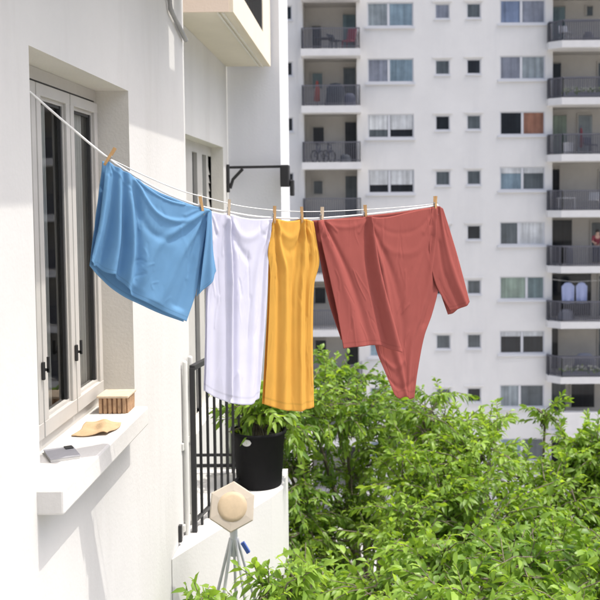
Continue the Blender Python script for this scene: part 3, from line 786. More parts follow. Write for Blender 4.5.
# ------------------------------------------------------------------ clothesline
LA, LB = Vector((-1.09, 3.03, 0)), Vector((.37, 4.40, 0))
LD = (LB - LA).normalized(); LN = Vector((LD.y, -LD.x, 0))             # LN points towards the viewer
def on_line(px, py, off=0.):
    """point on the upright plane through the clothesline (shifted by off along its normal)"""
    r = ray(px, py); p = LA + LN * off
    return r * (p.dot(LN) / r.dot(LN))
def smooth(pts, n):
    """Catmull-Rom through the pixel points, n samples evenly in parameter"""
    p = [Vector((*q, 0)) for q in pts]
    seg = [0]
    for a, b in zip(p, p[1:]): seg.append(seg[-1] + (b - a).length)
    out = []
    for i in range(n):
        s = seg[-1] * i / (n - 1)
        k = 0
        while k < len(p) - 2 and s > seg[k + 1]: k += 1
        t = (s - seg[k]) / max(1e-6, seg[k + 1] - seg[k])
        a, b = p[k], p[k + 1]
        ta = (p[k + 1] - p[max(k - 1, 0)]) / max(1e-6, seg[k + 1] - seg[max(k - 1, 0)]) * (seg[k + 1] - seg[k])
        tb = (p[min(k + 2, len(p) - 1)] - p[k]) / max(1e-6, seg[min(k + 2, len(p) - 1)] - seg[k]) * (seg[k + 1] - seg[k])
        h = t * t * (3 - 2 * t)
        q = a * (2 * t ** 3 - 3 * t ** 2 + 1) + ta * (t ** 3 - 2 * t ** 2 + t) + b * (-2 * t ** 3 + 3 * t ** 2) + tb * (t ** 3 - t ** 2)
        out.append((q.x, q.y))
    return out
LINE_PX = [(30, 92), (68, 125), (108, 158), (140, 179), (170, 195), (202, 206.5), (229, 212), (252, 216), (275, 217.8), (302, 218.6), (322, 218), (365, 214.5), (400, 210.5), (436, 205.5)]
cl = root('clothesline', tuple(on_line(30, 92)), 'thin white clothesline strung out from the window with a loose second strand', 'clothesline')
pts = [on_line(*q) for q in smooth(LINE_PX, 70)]
hook = Vector((-1.17, 3.004, pts[0].z + .02))
MB().tube([hook] + pts, .0040, 8).build('cord', M['cord'], cl)
pts2 = [on_line(*q, -.03) for q in smooth([(108, 158), (150, 178), (182, 191), (206, 197.5), (240, 206), (285, 211), (322, 211.5), (366, 209.5), (410, 206.5), (434, 204)], 50)]
MB().tube([pts[14]] + pts2 + [pts[-1]], .0022, 6).build('cord', M['cord'], cl)
kn = MB(); kn.ball(tuple(pts[-1]), .012, .009, .009); kn.tube([pts[-1], pts[-1] + Vector((.012, 0, -.02)), pts[-1] + Vector((.01, -.004, -.045))], .003, 6); kn.build('knot', M['cord'], cl)
hk = MB().tube([hook + Vector((0, -.003, 0)), hook + Vector((0, .03, 0)), hook + Vector((0, .045, .012)), hook + Vector((0, .04, .028))], .004, 8); hk.lathe((hook.x, hook.y + .0, hook.z), [(0, -.015), (.015, -.006), (.015, .006), (0, .015)], 12); hk.build('hook', M['steel'], cl)

# ------------------------------------------------------------------ clothes
def polyline_at(pts, n): return np.array(smooth(pts, n))
def sheet_cloth(top, bottom, left, right, nu, nv, off, disp, layer_uv=True):
    """Coons patch between four traced edges of the garment, then pushed in and out of the hanging plane by its folds"""
    T, B, Lf, R_ = polyline_at(top, nu), polyline_at(bottom, nu), polyline_at(left, nv), polyline_at(right, nv)
    u = np.linspace(0, 1, nu)[None, :, None]; v = np.linspace(0, 1, nv)[:, None, None]
    S = (1 - v) * T[None] + v * B[None] + (1 - u) * Lf[:, None] + u * R_[:, None] - ((1 - u) * (1 - v) * T[0] + u * (1 - v) * T[-1] + (1 - u) * v * B[0] + u * v * B[-1])
    U = np.broadcast_to(u[..., 0], (nv, nu)); V = np.broadcast_to(v[..., 0], (nv, nu))
    D = disp(U, V)
    vs = []; uv = []
    for j in range(nv):
        for i in range(nu):
            vs.append(on_line(S[j, i, 0], S[j, i, 1]) + LN * (off + float(D[j, i])))
            uv.append((float(U[j, i]), 1 - float(V[j, i])))
    fs = [(j * nu + i, j * nu + i + 1, (j + 1) * nu + i + 1, (j + 1) * nu + i) for j in range(nv - 1) for i in range(nu - 1)]
    return vs, fs, uv
def garment_mesh(name, sheets, m, parent, thick=.0016):
    me = bpy.data.meshes.new(name); o = bpy.data.objects.new(name, me)
    off = Vector((0, 0, ZC)) - worldloc(parent)
    V, Fc, UVs = [], [], []
    for vs, fs, uv in sheets:
        n = len(V); V += [tuple(p + off) for p in vs]; Fc += [tuple(i + n for i in f) for f in fs]; UVs += uv
    me.from_pydata(V, [], Fc)
    me.polygons.foreach_set('use_smooth', [True] * len(Fc))
    ul = me.uv_layers.new(name='UVMap')
    idx = np.empty(len(me.loops), np.int32); me.loops.foreach_get('vertex_index', idx)
    ul.data.foreach_set('uv', np.array(UVs, np.float32)[idx].ravel())
    me.materials.append(m); COL.objects.link(o); o.parent = parent
    sm = o.modifiers.new('thickness', 'SOLIDIFY'); sm.thickness = thick; sm.offset = 0
    return o
def ridge(U, V, path, w0, w1, amp, asp=1.6, sharp=1.):
    """a fold that runs along path (u,v points); width grows from w0 to w1; fades at its ends"""
    if len(path) > 2: path = smooth(path, 16)
    best = np.full(U.shape, 1e9); tt = np.zeros(U.shape); sgn = np.zeros(U.shape)
    n = len(path) - 1
    for k in range(n):
        (a, b), (c, d) = path[k], path[k + 1]
        dx, dy = c - a, (d - b) * asp; L2 = dx * dx + dy * dy + 1e-9
        t = np.clip(((U - a) * dx + (V - b) * asp * dy) / L2, 0, 1)
        ex, ey = U - a - t * dx, (V - b) * asp - t * dy
        dist = np.hypot(ex, ey); m_ = dist < best
        best = np.where(m_, dist, best); tt = np.where(m_, (k + t) / n, tt)
    w = w0 + (w1 - w0) * tt
    return amp * np.exp(-(best / w) ** 2 * sharp)
def fnoise(U, V, s, seed, su=1., sv=1.):
    r = np.random.default_rng(seed); out = np.zeros(U.shape)
    for k in range(7):
        a, b = r.normal(0, 1, 2); ph = r.uniform(0, 6.28); out += np.sin((a * su * U + b * sv * V) * s * (1 + .35 * k) + ph) / (1 + .5 * k)
    return out / 3

def creases(U, V, n, seed, amp=.0022, pegs=()):
    """short narrow creases: crumples left by the wash, and pinch lines that fan out below each peg"""
    r = np.random.default_rng(seed); d = np.zeros(U.shape)
    for _ in range(n):
        a, b = r.uniform(-.02, 1.02), r.uniform(.02, 1.); th = r.normal(math.pi / 2, .3); l = r.uniform(.04, .14)
        du, dv = l * math.cos(th) * 1.3, l * math.sin(th)
        bend = r.normal(0, .02)
        d = d + ridge(U, V, [(a - du, b - dv), (a + bend, b), (a + du, b + dv)], r.uniform(.008, .016), r.uniform(.008, .02), amp * r.uniform(-1, 1.2))
    for pu, pv in pegs:
        for k in range(7):
            th = math.pi / 2 + (k - 3) * .27 + r.normal(0, .06); l = r.uniform(.07, .2)
            d = d + ridge(U, V, [(pu, pv), (pu + .6 * l * math.cos(th) * 1.5, pv + .5 * l * math.sin(th)), (pu + l * math.cos(th) * 1.6, pv + l * math.sin(th))], .008, .022, amp * 1.6 * (-1) ** k)
    return d
# --- blue T-shirt
def disp_blue(U, V):
    d = .010 * fnoise(U, V, 4, 1, 1.6, .8) * V
    s = np.minimum(1, V * 1.4)
    # vertical flutes under the first peg, wide at the hem
    for u0, u1, w, a in ((.03, .02, .035, .020), (.09, .13, .045, -.020), (.13, .235, .05, .028), (.17, .33, .05, -.022), (.22, .43, .055, .026), (.30, .52, .07, -.018)):
        d = d + ridge(U, V, [(u0, .0), ((u0 + u1) / 2, .5), (u1, 1.02)], w * .45, w, a) * (.25 + .75 * s)
    # swags between the pegs
    d = d + ridge(U, V, [(.30, .03), (.55, .17), (.80, .15), (.97, .02)], .03, .03, .008)
    d = d + ridge(U, V, [(.25, .12), (.5, .36), (.75, .33), (.97, .05)], .06, .06, -.006)
    d = d + ridge(U, V, [(.99, .01), (.80, .5), (.72, .95)], .02, .06, .013)
    d = d + ridge(U, V, [(.97, .02), (.62, .42), (.50, .9)], .02, .06, .009)
    d = d + ridge(U, V, [(.98, .02), (.93, .4), (.9, .9)], .02, .05, -.012)
    d = d + .0014 * fnoise(U, V * .45, 14, 3)
    return d - .0135 * V + creases(U, V, 40, 71, .0017, [(.02, .01), (.95, .01)])
def disp_blue_back(U, V): return -.02 - .055 * np.sin(np.pi * U) * V + .01 * fnoise(U, V, 6, 5)
bs = root('t_shirt', tuple(on_line(150, 190)), 'pale blue short T-shirt pegged nearest the window, its hem blown open', 'T-shirt', 'washing on the line')
TOPB = [(105.5, 160.5), (118, 168), (132, 176), (146, 187), (160, 196.5), (172, 201.5), (185, 204.5), (198, 206.8), (208, 209.5)]
TOPBB = [(105.5, 160.5), (118, 166.5), (135, 176.5), (150, 185), (165, 193), (180, 199), (195, 204.5), (208, 209.5)]
garment_mesh('shirt_body', [
    sheet_cloth(TOPB, [(90, 261), (95, 266), (101, 266.5), (107, 272.5), (116, 275), (123, 281), (129, 291), (137, 297), (152, 304.5), (170, 314), (187, 321.5)],
                [(105.5, 160.5), (103, 185), (98.5, 222), (90, 261)], [(208, 209.5), (205, 236), (201, 262), (197, 290), (187, 321.5)], 130, 100, .006, disp_blue),
    sheet_cloth(TOPBB, [(93, 266), (104, 276), (118, 287), (133, 297.5), (150, 306), (168, 315), (187, 322.5)],
                [(105.5, 160.5), (103, 185), (98.5, 222), (93, 266)], [(208, 209.5), (205, 236), (201, 262), (197, 290), (187, 322.5)], 70, 50, -.006, disp_blue_back)], M['blue'], bs)
garment_mesh('sleeve', [
    sheet_cloth([(206, 209.5), (208, 210), (209.5, 211)], [(197, 294), (205, 284), (214.5, 271)], [(206, 209.5), (203.5, 236), (200, 264), (197, 294)], [(209.5, 211), (210, 228), (211.5, 250), (214.5, 271)], 30, 60, .014,
                lambda U, V: .018 * np.sin(np.pi * U) * V + .006 * np.sin(9 * U + 3 * V) * V),
    sheet_cloth([(206, 209.5), (208, 210), (209.5, 211)], [(199, 297), (206, 290), (213.5, 275)], [(206, 209.5), (203.5, 236), (201, 266), (199, 297)], [(209.5, 211), (210, 228), (211.5, 250), (213.5, 275)], 20, 40, -.016,
                lambda U, V: -.018 * np.sin(np.pi * U) * V)], M['blue'], bs)
# the narrow neckband along the open collar
nkv = [on_line(*q, .004) for q in smooth([(136, 179), (146, 187.5), (160, 197), (172, 202), (186, 205.2)], 24)]
nb_ = MB()
nb_.tube(nkv, [.002] + [.006] * 22 + [.002], 8)
nb_.build('neckband', M['blue'], bs)

# --- white shirt
def disp_white(U, V):
    s = .3 + .7 * V
    d = .006 * fnoise(U, V, 3, 11, 2, .6)
    d = d + ridge(U, V, [(.30, .03), (.36, .3), (.385, .96)], .028, .035, .030, sharp=1.2)
    d = d + ridge(U, V, [(.36, .04), (.44, .3), (.47, .98)], .03, .05, -.018)
    d = d + ridge(U, V, [(.14, .05), (.16, .5), (.17, 1)], .05, .09, -.012) * s
    d = d + ridge(U, V, [(.98, .0), (.80, .3), (.76, 1)], .03, .08, .012)
    d = d + ridge(U, V, [(.96, .02), (.93, .4), (.92, 1)], .02, .05, -.012)
    d = d + ridge(U, V, [(.33, .02), (.55, .10), (.75, .09), (.97, .01)], .035, .035, .005)
    d = d + ridge(U, V, [(.33, .02), (.52, .16), (.66, .22)], .02, .04, -.008)
    d = d * .75 + .03 * np.sin(np.pi * U) * V * V
    return d + creases(U, V, 36, 72, .0026, [(.33, .01), (.98, .01), (.02, .01)])
ws = root('t_shirt', tuple(on_line(240, 217)), 'long white shirt hanging straight between the blue and the yellow ones', 'shirt', 'washing on the line')
TW = [(208.5, 210.5), (220, 213), (230, 214), (242, 217.5), (256, 219), (271, 218.6)]
LW = [(208.5, 210.5), (207.5, 250), (206.5, 310), (205.5, 360), (204.5, 391)]; RW = [(271, 218.6), (268.5, 250), (266, 300), (262.5, 350), (258.5, 398)]
garment_mesh('shirt_body', [
    sheet_cloth(TW, [(204.5, 391), (210, 395), (219, 399.5), (230, 402.5), (242, 403.5), (251, 402), (258.5, 398)], LW, RW, 100, 130, .006, disp_white),
    sheet_cloth(TW, [(205, 389), (216, 392), (230, 394), (245, 395), (258, 396)], LW, RW, 40, 60, -.006, lambda U, V: -.03 * np.sin(np.pi * U) * V)], M['white'], ws)

# --- yellow top
def disp_yellow(U, V):
    s = .35 + .65 * V
    d = .006 * fnoise(U, V, 3, 21, 2.4, .6)
    d = d + ridge(U, V, [(.08, .0), (.18, .25), (.22, 1)], .035, .06, -.016)
    d = d + ridge(U, V, [(.10, .0), (.31, .3), (.33, 1)], .03, .07, .015)
    d = d + ridge(U, V, [(.74, .0), (.66, .25), (.65, .99)], .035, .05, .022)
    d = d + ridge(U, V, [(.72, .0), (.52, .25), (.50, 1)], .03, .06, -.014)
    d = d + ridge(U, V, [(.80, .0), (.82, .3), (.82, 1)], .03, .05, -.014)
    d = d + ridge(U, V, [(.06, .01), (.28, .075), (.5, .085), (.73, .01)], .03, .03, .006)
    d = d + ridge(U, V, [(.08, .02), (.30, .14), (.52, .15), (.72, .02)], .035, .035, -.005)
    d = d + ridge(U, V, [(.94, .16), (.93, .4), (.95, .9)], .02, .04, .008)
    d = d * .72 + .025 * np.sin(np.pi * U) * V
    return d + creases(U, V, 40, 73, .0024, [(.08, .01), (.74, .01)])
ys = root('top', tuple(on_line(292, 219)), 'yellow sleeveless top hanging long and narrow beside the red shirt', 'top', 'washing on the line')
TY = [(272, 220), (276, 219), (286, 221), (295, 220.6), (303, 219), (312, 221.5)]
LY = [(272, 220), (270, 236), (267, 252), (269, 270), (268.5, 300), (266, 350), (263, 404)]; RY = [(312, 221.5), (315.5, 242), (318, 262), (313, 284), (311.5, 330), (312, 375), (313, 407)]
garment_mesh('top_body', [
    sheet_cloth(TY, [(263, 404), (272, 407), (284, 409.5), (299, 409.5), (313, 407)], LY, RY, 90, 130, .008, disp_yellow),
    sheet_cloth(TY, [(263, 400), (284, 403), (313, 403)], LY, RY, 40, 60, -.006, lambda U, V: -.028 * np.sin(np.pi * U) * V)], M['yellow'], ys)

# --- red shirt: the left half folded over in front, the right half with its sleeve behind
def disp_redL(U, V):
    d = .005 * fnoise(U, V, 3, 31, 2, .7)
    d = d + ridge(U, V, [(.99, .0), (.95, .4), (.93, 1.0)], .05, .10, .032)
    d = d + ridge(U, V, [(.96, .02), (.80, .4), (.74, 1.0)], .04, .08, -.016)
    d = d + ridge(U, V, [(.03, .0), (.20, .35), (.28, 1.0)], .05, .11, .010)
    d = d + ridge(U, V, [(.14, .0), (.40, .45), (.48, 1.0)], .03, .09, -.009)
    d = d + ridge(U, V, [(.12, .02), (.4, .06), (.7, .06), (.97, .02)], .03, .03, .003)
    return d * .8 + .02 * V + creases(U, V, 30, 74, .0018, [(.14, .01), (.97, .01)])
def disp_redR(U, V):
    d = .006 * fnoise(U, V, 3, 41, 1.8, .8)
    d = d + ridge(U, V, [(.0, .01), (.20, .3), (.42, .75), (.6, 1)], .03, .07, .020)
    d = d + ridge(U, V, [(.02, .0), (.34, .3), (.6, .7)], .02, .06, -.010)
    d = d + ridge(U, V, [(.96, .0), (.72, .2), (.4, .2), (.1, .1), (.01, .0)], .03, .03, .003)
    d = d + ridge(U, V, [(.96, .01), (.68, .10), (.36, .09), (.03, .01)], .02, .02, -.002)
    d = d + ridge(U, V, [(.96, .0), (.86, .3), (.78, .6), (.7, 1)], .02, .06, .016)
    d = d + ridge(U, V, [(.97, .0), (.96, .3), (.92, .6)], .02, .05, -.014)
    d = d + ridge(U, V, [(.95, .02), (.62, .4), (.45, .8)], .02, .06, .008)
    d = d + ridge(U, V, [(.1, .78), (.35, .83), (.6, .80)], .03, .03, .010) + ridge(U, V, [(.05, .9), (.5, .95), (.9, .91)], .03, .03, -.010)
    return d * (.75 - .4 * V) + creases(U, V, 44, 75, .0019, [(.02, .01), (.95, .01)])
rs = root('t_shirt', tuple(on_line(380, 214)), 'brick red T-shirt at the free end of the line, one sleeve hanging', 'T-shirt', 'washing on the line')
RIDGE = [(365.5, 216), (368, 235), (371.5, 257), (377, 284), (383, 308), (388.5, 330), (393.5, 351)]
garment_mesh('shirt_body', [
    sheet_cloth([(314, 220.5), (322, 219.5), (340, 219), (355, 218), (365.5, 216)], [(337.5, 347.5), (348, 346), (360, 345), (370, 344.3), (377, 345), (384, 348.5), (393.5, 351)],
                [(314, 220.5), (318, 242), (323.5, 268), (331, 305), (337.5, 347.5)], RIDGE, 90, 120, .020, disp_redL),
    sheet_cloth([(365.5, 216), (377, 217.5), (390, 216.5), (405, 213), (420, 209.5), (438, 206.5)], [(394, 395), (399, 398.5), (405, 396.5), (409, 399), (413.5, 397.5)],
                [(365.5, 216), (366, 250), (368, 300), (375, 347), (385, 373), (394, 395)], [(438, 206.5), (440, 235), (440, 264), (437.5, 290), (431, 315), (423.5, 336), (417, 370), (413.5, 397.5)], 110, 140, .004, disp_redR),
    sheet_cloth([(314, 220.5), (340, 218.5), (365, 216), (400, 212), (438, 206.5)], [(343, 340), (365, 342), (395, 350), (412, 352), (421, 345)],
                [(314, 220.5), (320, 250), (330, 300), (343, 340)], [(438, 206.5), (437.5, 250), (435, 295), (421, 345)], 50, 60, -.012, lambda U, V: -.02 * np.sin(np.pi * U) * V)], M['red'], rs)
garment_mesh('sleeve', [
    sheet_cloth([(431, 207.4), (437, 206.3), (441, 208.5)], [(449, 310.5), (457, 308.5), (467.5, 301.5)], [(431, 207.4), (428, 232), (429, 258), (434.5, 284), (449, 310.5)], [(441, 208.5), (447.5, 229), (455, 254), (461.5, 278), (467.5, 301.5)], 40, 80, .013,
                lambda U, V: -.006 * (1 - U) * (V < 2) + .020 * np.sin(np.pi * U) ** .8 * np.minimum(1, V * 1.6) * U + ridge(U, V, [(.6, 0), (.6, .5), (.7, 1)], .06, .12, .008) - ridge(U, V, [(.40, .35), (.36, .6), (.45, 1)], .05, .1, .005) + creases(U, V, 12, 77, .0018)),
    sheet_cloth([(434, 206.8), (438, 206.6), (441, 208.5)], [(451, 315), (459.5, 313.5), (467, 304.5)], [(434, 206.8), (434, 235), (437, 262), (442, 288), (451, 315)], [(441, 208.5), (447.5, 229), (455, 254), (461.5, 278), (467, 304.5)], 20, 40, -.02,
                lambda U, V: -.02 * np.sin(np.pi * U) * V)], M['red'], rs)

# ------------------------------------------------------------------ clothes pegs
def peg(label, px, py, tilt, m, roll=0.):
    c = on_line(px, py, .004)
    r = root('clothes_peg', tuple(c), label, 'clothes peg', 'clothes pegs on the line')
    Lh = .072; w = .0095
    for s in (-1, 1):
        b = MB()
        prof = [(-.026, .0015), (-.022, .0055), (.0, .0065), (.018, .0065), (.046, .0065), (.046, .0125), (.030, .0115), (.0, .011), (-.018, .010), (-.026, .006)]
        vs = []
        for x in (-w / 2, w / 2): vs += [(x, s * q[1], q[0]) for q in prof]
        n = len(prof)
        b.add(vs, [tuple(range(n)), tuple(range(n, 2 * n))[::-1]] + [(i, (i + 1) % n, n + (i + 1) % n, n + i) for i in range(n)])
        place(b, c, tilt, roll).build('prong', m, r)
    sp = MB()
    hel = [(-.0065 + .013 * i / 40, .0062 * math.cos(i * .95), .010 + .0062 * math.sin(i * .95)) for i in range(41)]
    sp.tube(hel, .0011, 5)
    sp.bar((-.0065, -.012, .012), (-.0065, .012, .012), .002, .002); sp.bar((.0065, -.012, .012), (.0065, .012, .012), .002, .002)
    place(sp, c, tilt, roll).build('spring', M['steel'], r)
def place(b, c, tilt, roll=0):
    Rm = Matrix.Rotation(.12 + roll, 3, 'Z') @ Matrix.Rotation(tilt, 3, 'Y')
    b.v = [tuple(c + Rm @ Vector(p)) for p in b.v]
    return b
peg('wooden clothes peg leaning over at the left end of the blue T-shirt', 108.5, 159, .55, M['wood'], .0)
peg('wooden clothes peg at the right shoulder of the blue T-shirt', 202, 208, -.15, M['wood'], .2)
peg('pale clothes peg near the left edge of the white shirt', 229, 211, .05, M['woodpale'], .1)
peg('wooden clothes peg where the white shirt meets the yellow top', 274.5, 217, .03, M['wood'], .15)
peg('wooden clothes peg at the right shoulder of the yellow top', 302, 217.5, -.03, M['wood'], .1)
peg('bleached clothes peg at the left corner of the red T-shirt', 322, 217.5, .04, M['woodpale'], .2)
peg('wooden clothes peg pinching the fold mid red T-shirt', 365.5, 215, -.04, M['wood'], .15)
peg('wooden clothes peg above the hanging red sleeve at the line end', 435, 205.5, .05, M['wood'], .25)

# ------------------------------------------------------------------ things on the window sill
ZS = -.968
M['boxwood'] = mat('box_wood', (.34, .19, .10), .7, .3, 20)
M['boxlight'] = mat('box_wood_light', (.48, .30, .17), .7, .35, 30)
bx = root('wooden_box', (-1.13, 4.0, ZS), 'small brown slatted wooden box on the sill, its lid coloured pale as if sunlit', 'box')
X0, X1, Y0, Y1 = -1.19, -1.055, 4.02, 4.16
MB().box(X0 + .008, X1 - .008, Y0 + .008, Y1 - .008, ZS + .001, ZS + .068).build('box_body', M['boxwood'], bx)
sl_ = MB()
for i in range(6):
    x = X0 + .004 + i * .0215
    sl_.box(x, x + .014, Y0 + .001, Y0 + .0075, ZS + .001, ZS + .070, .001); sl_.box(x, x + .014, Y1 - .0075, Y1 - .001, ZS + .001, ZS + .070, .001)
for i in range(6):
    y = Y0 + .01 + i * .021
    sl_.box(X1 - .0075, X1 - .001, y, y + .014, ZS + .001, ZS + .070, .001)
sl_.build('slats', M['boxlight'], bx)
MB().box(X0 - .004, X1 + .004, Y0 - .004, Y1 + .004, ZS + .071, ZS + .082, .003).build('lid', M['woodpale'], bx)  # paler than the slats: sunlight on the box top put into the colour

M['ochre'] = mat('ochre_cloth', (.60, .43, .25), .9, .12, 20, .3, 200, trans=.15)
n = 26; vs = []
oc = Vector((-1.11, 3.74, ZS))
for j in range(n):
    for i in range(n):
        u, v = i / (n - 1) * 2 - 1, j / (n - 1) * 2 - 1
        e = 1 + .12 * math.sin(3 * math.atan2(v, u + 1e-6) + 1)
        h = .004 + .022 * max(0, math.sin(2.6 * u + 1.1 * v + .5)) ** 2 * (1 - .5 * v * v) + .006 * (1 + math.sin(7 * v + 3 * u)) * (1 - u * u)
        vs.append(oc + Vector((u * .075 * e, v * .105 * e, h * .8)))
cb = MB().add(vs, [(j * n + i, j * n + i + 1, (j + 1) * n + i + 1, (j + 1) * n + i) for j in range(n - 1) for i in range(n - 1)], True)
co = cb.build('cloth', M['ochre'])
tag(co, 'crumpled ochre cloth lying in the middle of the window sill', 'cloth', kind='thing')
sm = co.modifiers.new('thickness', 'SOLIDIFY'); sm.thickness = .003; sm.offset = 1

nb2 = root('notebook', (-1.13, 3.38, ZS), 'small flat grey notebook with a dark corner near the sill front', 'notebook')
M['greyc'] = mat('grey_cover', (.33, .33, .35), .6, .08, 30); 
def turned(b, c, a):
    Rm = Matrix.Rotation(a, 3, 'Z'); b.v = [tuple(Vector(c) + Rm @ Vector(p)) for p in b.v]; return b
turned(MB().box(-.055, .055, -.075, .075, .0105, .0135, .001), (-1.135, 3.36, ZS), .5).build('cover', M['greyc'], nb2)
turned(MB().box(-.053, .053, -.073, .073, .001, .0103), (-1.135, 3.36, ZS), .5).build('pages', M['sill'], nb2)
turned(MB().box(.02, .05, .03, .072, .0137, .017, .001), (-1.135, 3.36, ZS), .5).build('clasp', M['gasket'], nb2)

# ------------------------------------------------------------------ what stands on the balconies across the street
M['maroon'] = mat('maroon_canvas', (.20, .03, .05), .8); M['rust'] = mat('rust_canvas', (.26, .06, .045), .8); M['darkcloth'] = mat('dark_cover', (.04, .05, .065), .8, .2, 4)
M['whitep'] = mat('white_plastic', (.75, .75, .76), .5); M['flower'] = mat('pale_flowers', (.62, .64, .55), .9, .2, 6); M['bluecloth'] = mat('pale_blue_cloth', (.50, .56, .80), .9, .05, 5, trans=.2)
M['slate'] = mat('slate_cover', (.22, .23, .27), .8, .1, 3); M['redcloth'] = mat('red_cloth', (.24, .045, .06), .9, .05, 5); M['skin'] = mat('skin', (.55, .36, .27), .6); M['hair'] = mat('dark_hair', (.02, .015, .012), .6); M['denim'] = mat('dark_denim', (.04, .05, .09), .9)
M['navyc'] = mat('navy_cover', (.05, .06, .10), .8, .2, 5)
def chair(label, x, y, z, m, rz=0., group=None, back=.85):
    r = root('chair', (x, y, z), label, 'chair', group)
    def tr(b):
        Rm = Matrix.Rotation(rz, 3, 'Z'); b.v = [tuple(Vector((x, y, z)) + Rm @ Vector(p)) for p in b.v]; return b
    tr(MB().box(-.24, .24, -.24, .24, .42, .46, .01)).build('seat', m, r)
    b = MB(); b.add([(-.24, .22, .46), (.24, .22, .46), (.24, .36, back), (-.24, .36, back), (-.24, .26, .46), (.24, .26, .46), (.24, .40, back), (-.24, .40, back)],
          [(0, 1, 2, 3), (7, 6, 5, 4), (0, 4, 5, 1), (1, 5, 6, 2), (2, 6, 7, 3), (3, 7, 4, 0)]); tr(b).build('backrest', m, r)
    for sx_ in (-.21, .21):
        for sy_ in (-.21, .21): tr(MB().tube([(sx_, sy_, .42), (sx_ * 1.15, sy_ * 1.15, .005)], .018, 6)).build('leg', m, r)
    return r
def table(label, x, y, z, w, m):
    r = root('table', (x, y, z), label, 'table')
    MB().box(x - w / 2, x + w / 2, y - .3, y + .3, z + .55, z + .59, .008).build('tabletop', m, r)
    for a in (-1, 1):
        for b in (-.25, .25): MB().tube([(x + a * (w / 2 - .05), y + b, z + .55), (x + a * (w / 2 - .05), y + b, z + .005)], .02, 6).build('leg', m, r)
def covered(name, label, cat, x, y, z, w, h, m):
    b = MB(); prof = [(.55, 0), (.5, .1), (.48, .55), (.42, .8), (.25, .97), (0.01, 1)]
    vs = []; sg = 20
    for r_, q in prof:
        for k in range(sg):
            a = 2 * math.pi * k / sg; f = 1 + .10 * math.sin(5 * a + 3 * q) * (1 - q)
            vs.append((x + r_ * w * f * math.cos(a), y + r_ * .35 * f * math.sin(a), z + .004 + q * h))
    b.add(vs, [(i * sg + k, i * sg + (k + 1) % sg, (i + 1) * sg + (k + 1) % sg, (i + 1) * sg + k) for i in range(len(prof) - 1) for k in range(sg)], True)
    b.add(vs[:sg], [tuple(range(sg))])
    return tag(b.build(name, m), label, cat, kind='thing')
def planter(label, x0, x1, y, z, leafm, flower=None):
    r = root('planter', ((x0 + x1) / 2, y, z), label, 'planter')
    MB().box(x0, x1, y - .1, y + .1, z + .004, z + .22, .01).build('trough', M['slate'], r)
    V, t, _ = sprays([(x0 + (x1 - x0) * (i + .5) / 6, y, z + .33, (x1 - x0) / 9, .12, .12, 7) for i in range(6)], .13, 8, twig=(.1, .22))
    leaf_object('foliage', V, t, leafm, r)
    if flower:
        f = MB()
        for i in range(70): f.ball((RND.uniform(x0 + .05, x1 - .05), y + RND.uniform(-.14, .06), z + RND.uniform(.28, .5)), .045, .045, .04, 6, 4)
        f.build('blossoms', flower, r)
fL, fR = FLOOR_L, FLOOR_R
chair('maroon high backed chair on the topmost balcony in view at left', -.48, 44.55, fL[-1], M['maroon'], -.5, back=1.15)
table('low dark table beside the maroon chair on a balcony', -1.7, 44.6, fL[-1], .9, M['darkcloth'])
chair('dark lounge chair between the low table and the maroon chair', -1.1, 44.5, fL[-1], M['darkcloth'], .9, back=.8)
fp = root('folded_parasol', (-2.05, 44.7, fL[0]), 'folded rust red parasol leaning on the second balcony', 'parasol')
MB().lathe((-2.05, 44.7, fL[0] + .25), [(0, 0), (.16, .05), (.13, .5), (.06, 1.0), (0, 1.05)], 14).build('canopy', M['rust'], fp)
MB().tube([(-2.05, 44.7, fL[0]), (-2.05, 44.7, fL[0] + 1.4)], .02, 8).build('pole', M['rail'], fp)
covered('covered_barbecue', 'barbecue under a black cover behind the second balcony railing', 'barbecue', -1.15, 44.6, fL[0], 1.0, 1.15, M['darkcloth'])
covered('covered_pushchair', 'small dark covered bundle standing next to the covered barbecue', 'bundle', -.45, 44.6, fL[0], .6, .65, M['navyc'])
def bicycle(label, x, y, z, m):
    r = root('bicycle', (x, y, z), label, 'bicycle', 'bicycles on the third balcony')
    for dx in (-.28, .28):
        MB().tube([(x + dx * .55 + .26 * math.cos(a * math.pi / 9) * .6, y + dx * .9, z + .3 + .29 * math.sin(a * math.pi / 9)) for a in range(19)], .03, 6, cap=False).build('wheel', M['gasket'], r)
    f = MB(); A, B, C_, D_ = (x - .15, y - .25, z + .3), (x, y, z + .28), (x - .04, y - .02, z + .85), (x + .13, y + .2, z + .88)
    for p, q in ((A, B), (A, C_), (B, C_), (B, D_), (C_, D_), (D_, (x + .15, y + .25, z + .3))): f.tube([p, q], .022, 6)
    f.build('frame', m, r)
    MB().ball((x - .04, y - .03, z + .92), .10, .08, .035).build('saddle', M['gasket'], r)
    MB().tube([(x + .13 - .22, y + .2, z + 1.0), (x + .13, y + .18, z + .97), (x + .13 + .22, y + .2, z + 1.0)], .02, 6).build('handlebar', M['gasket'], r)
bicycle('dark bicycle parked nearer the small window on the third balcony', -2.05, 44.6, fL[1], M['navyc'])
bicycle('dark blue bicycle parked mid floor on the third balcony', -1.5, 44.6, fL[1], M['denim'])
covered('storage_bag', 'low dark bag on the floor by the balcony door', 'bag', -.7, 44.6, fL[1], .55, .4, M['darkcloth'])

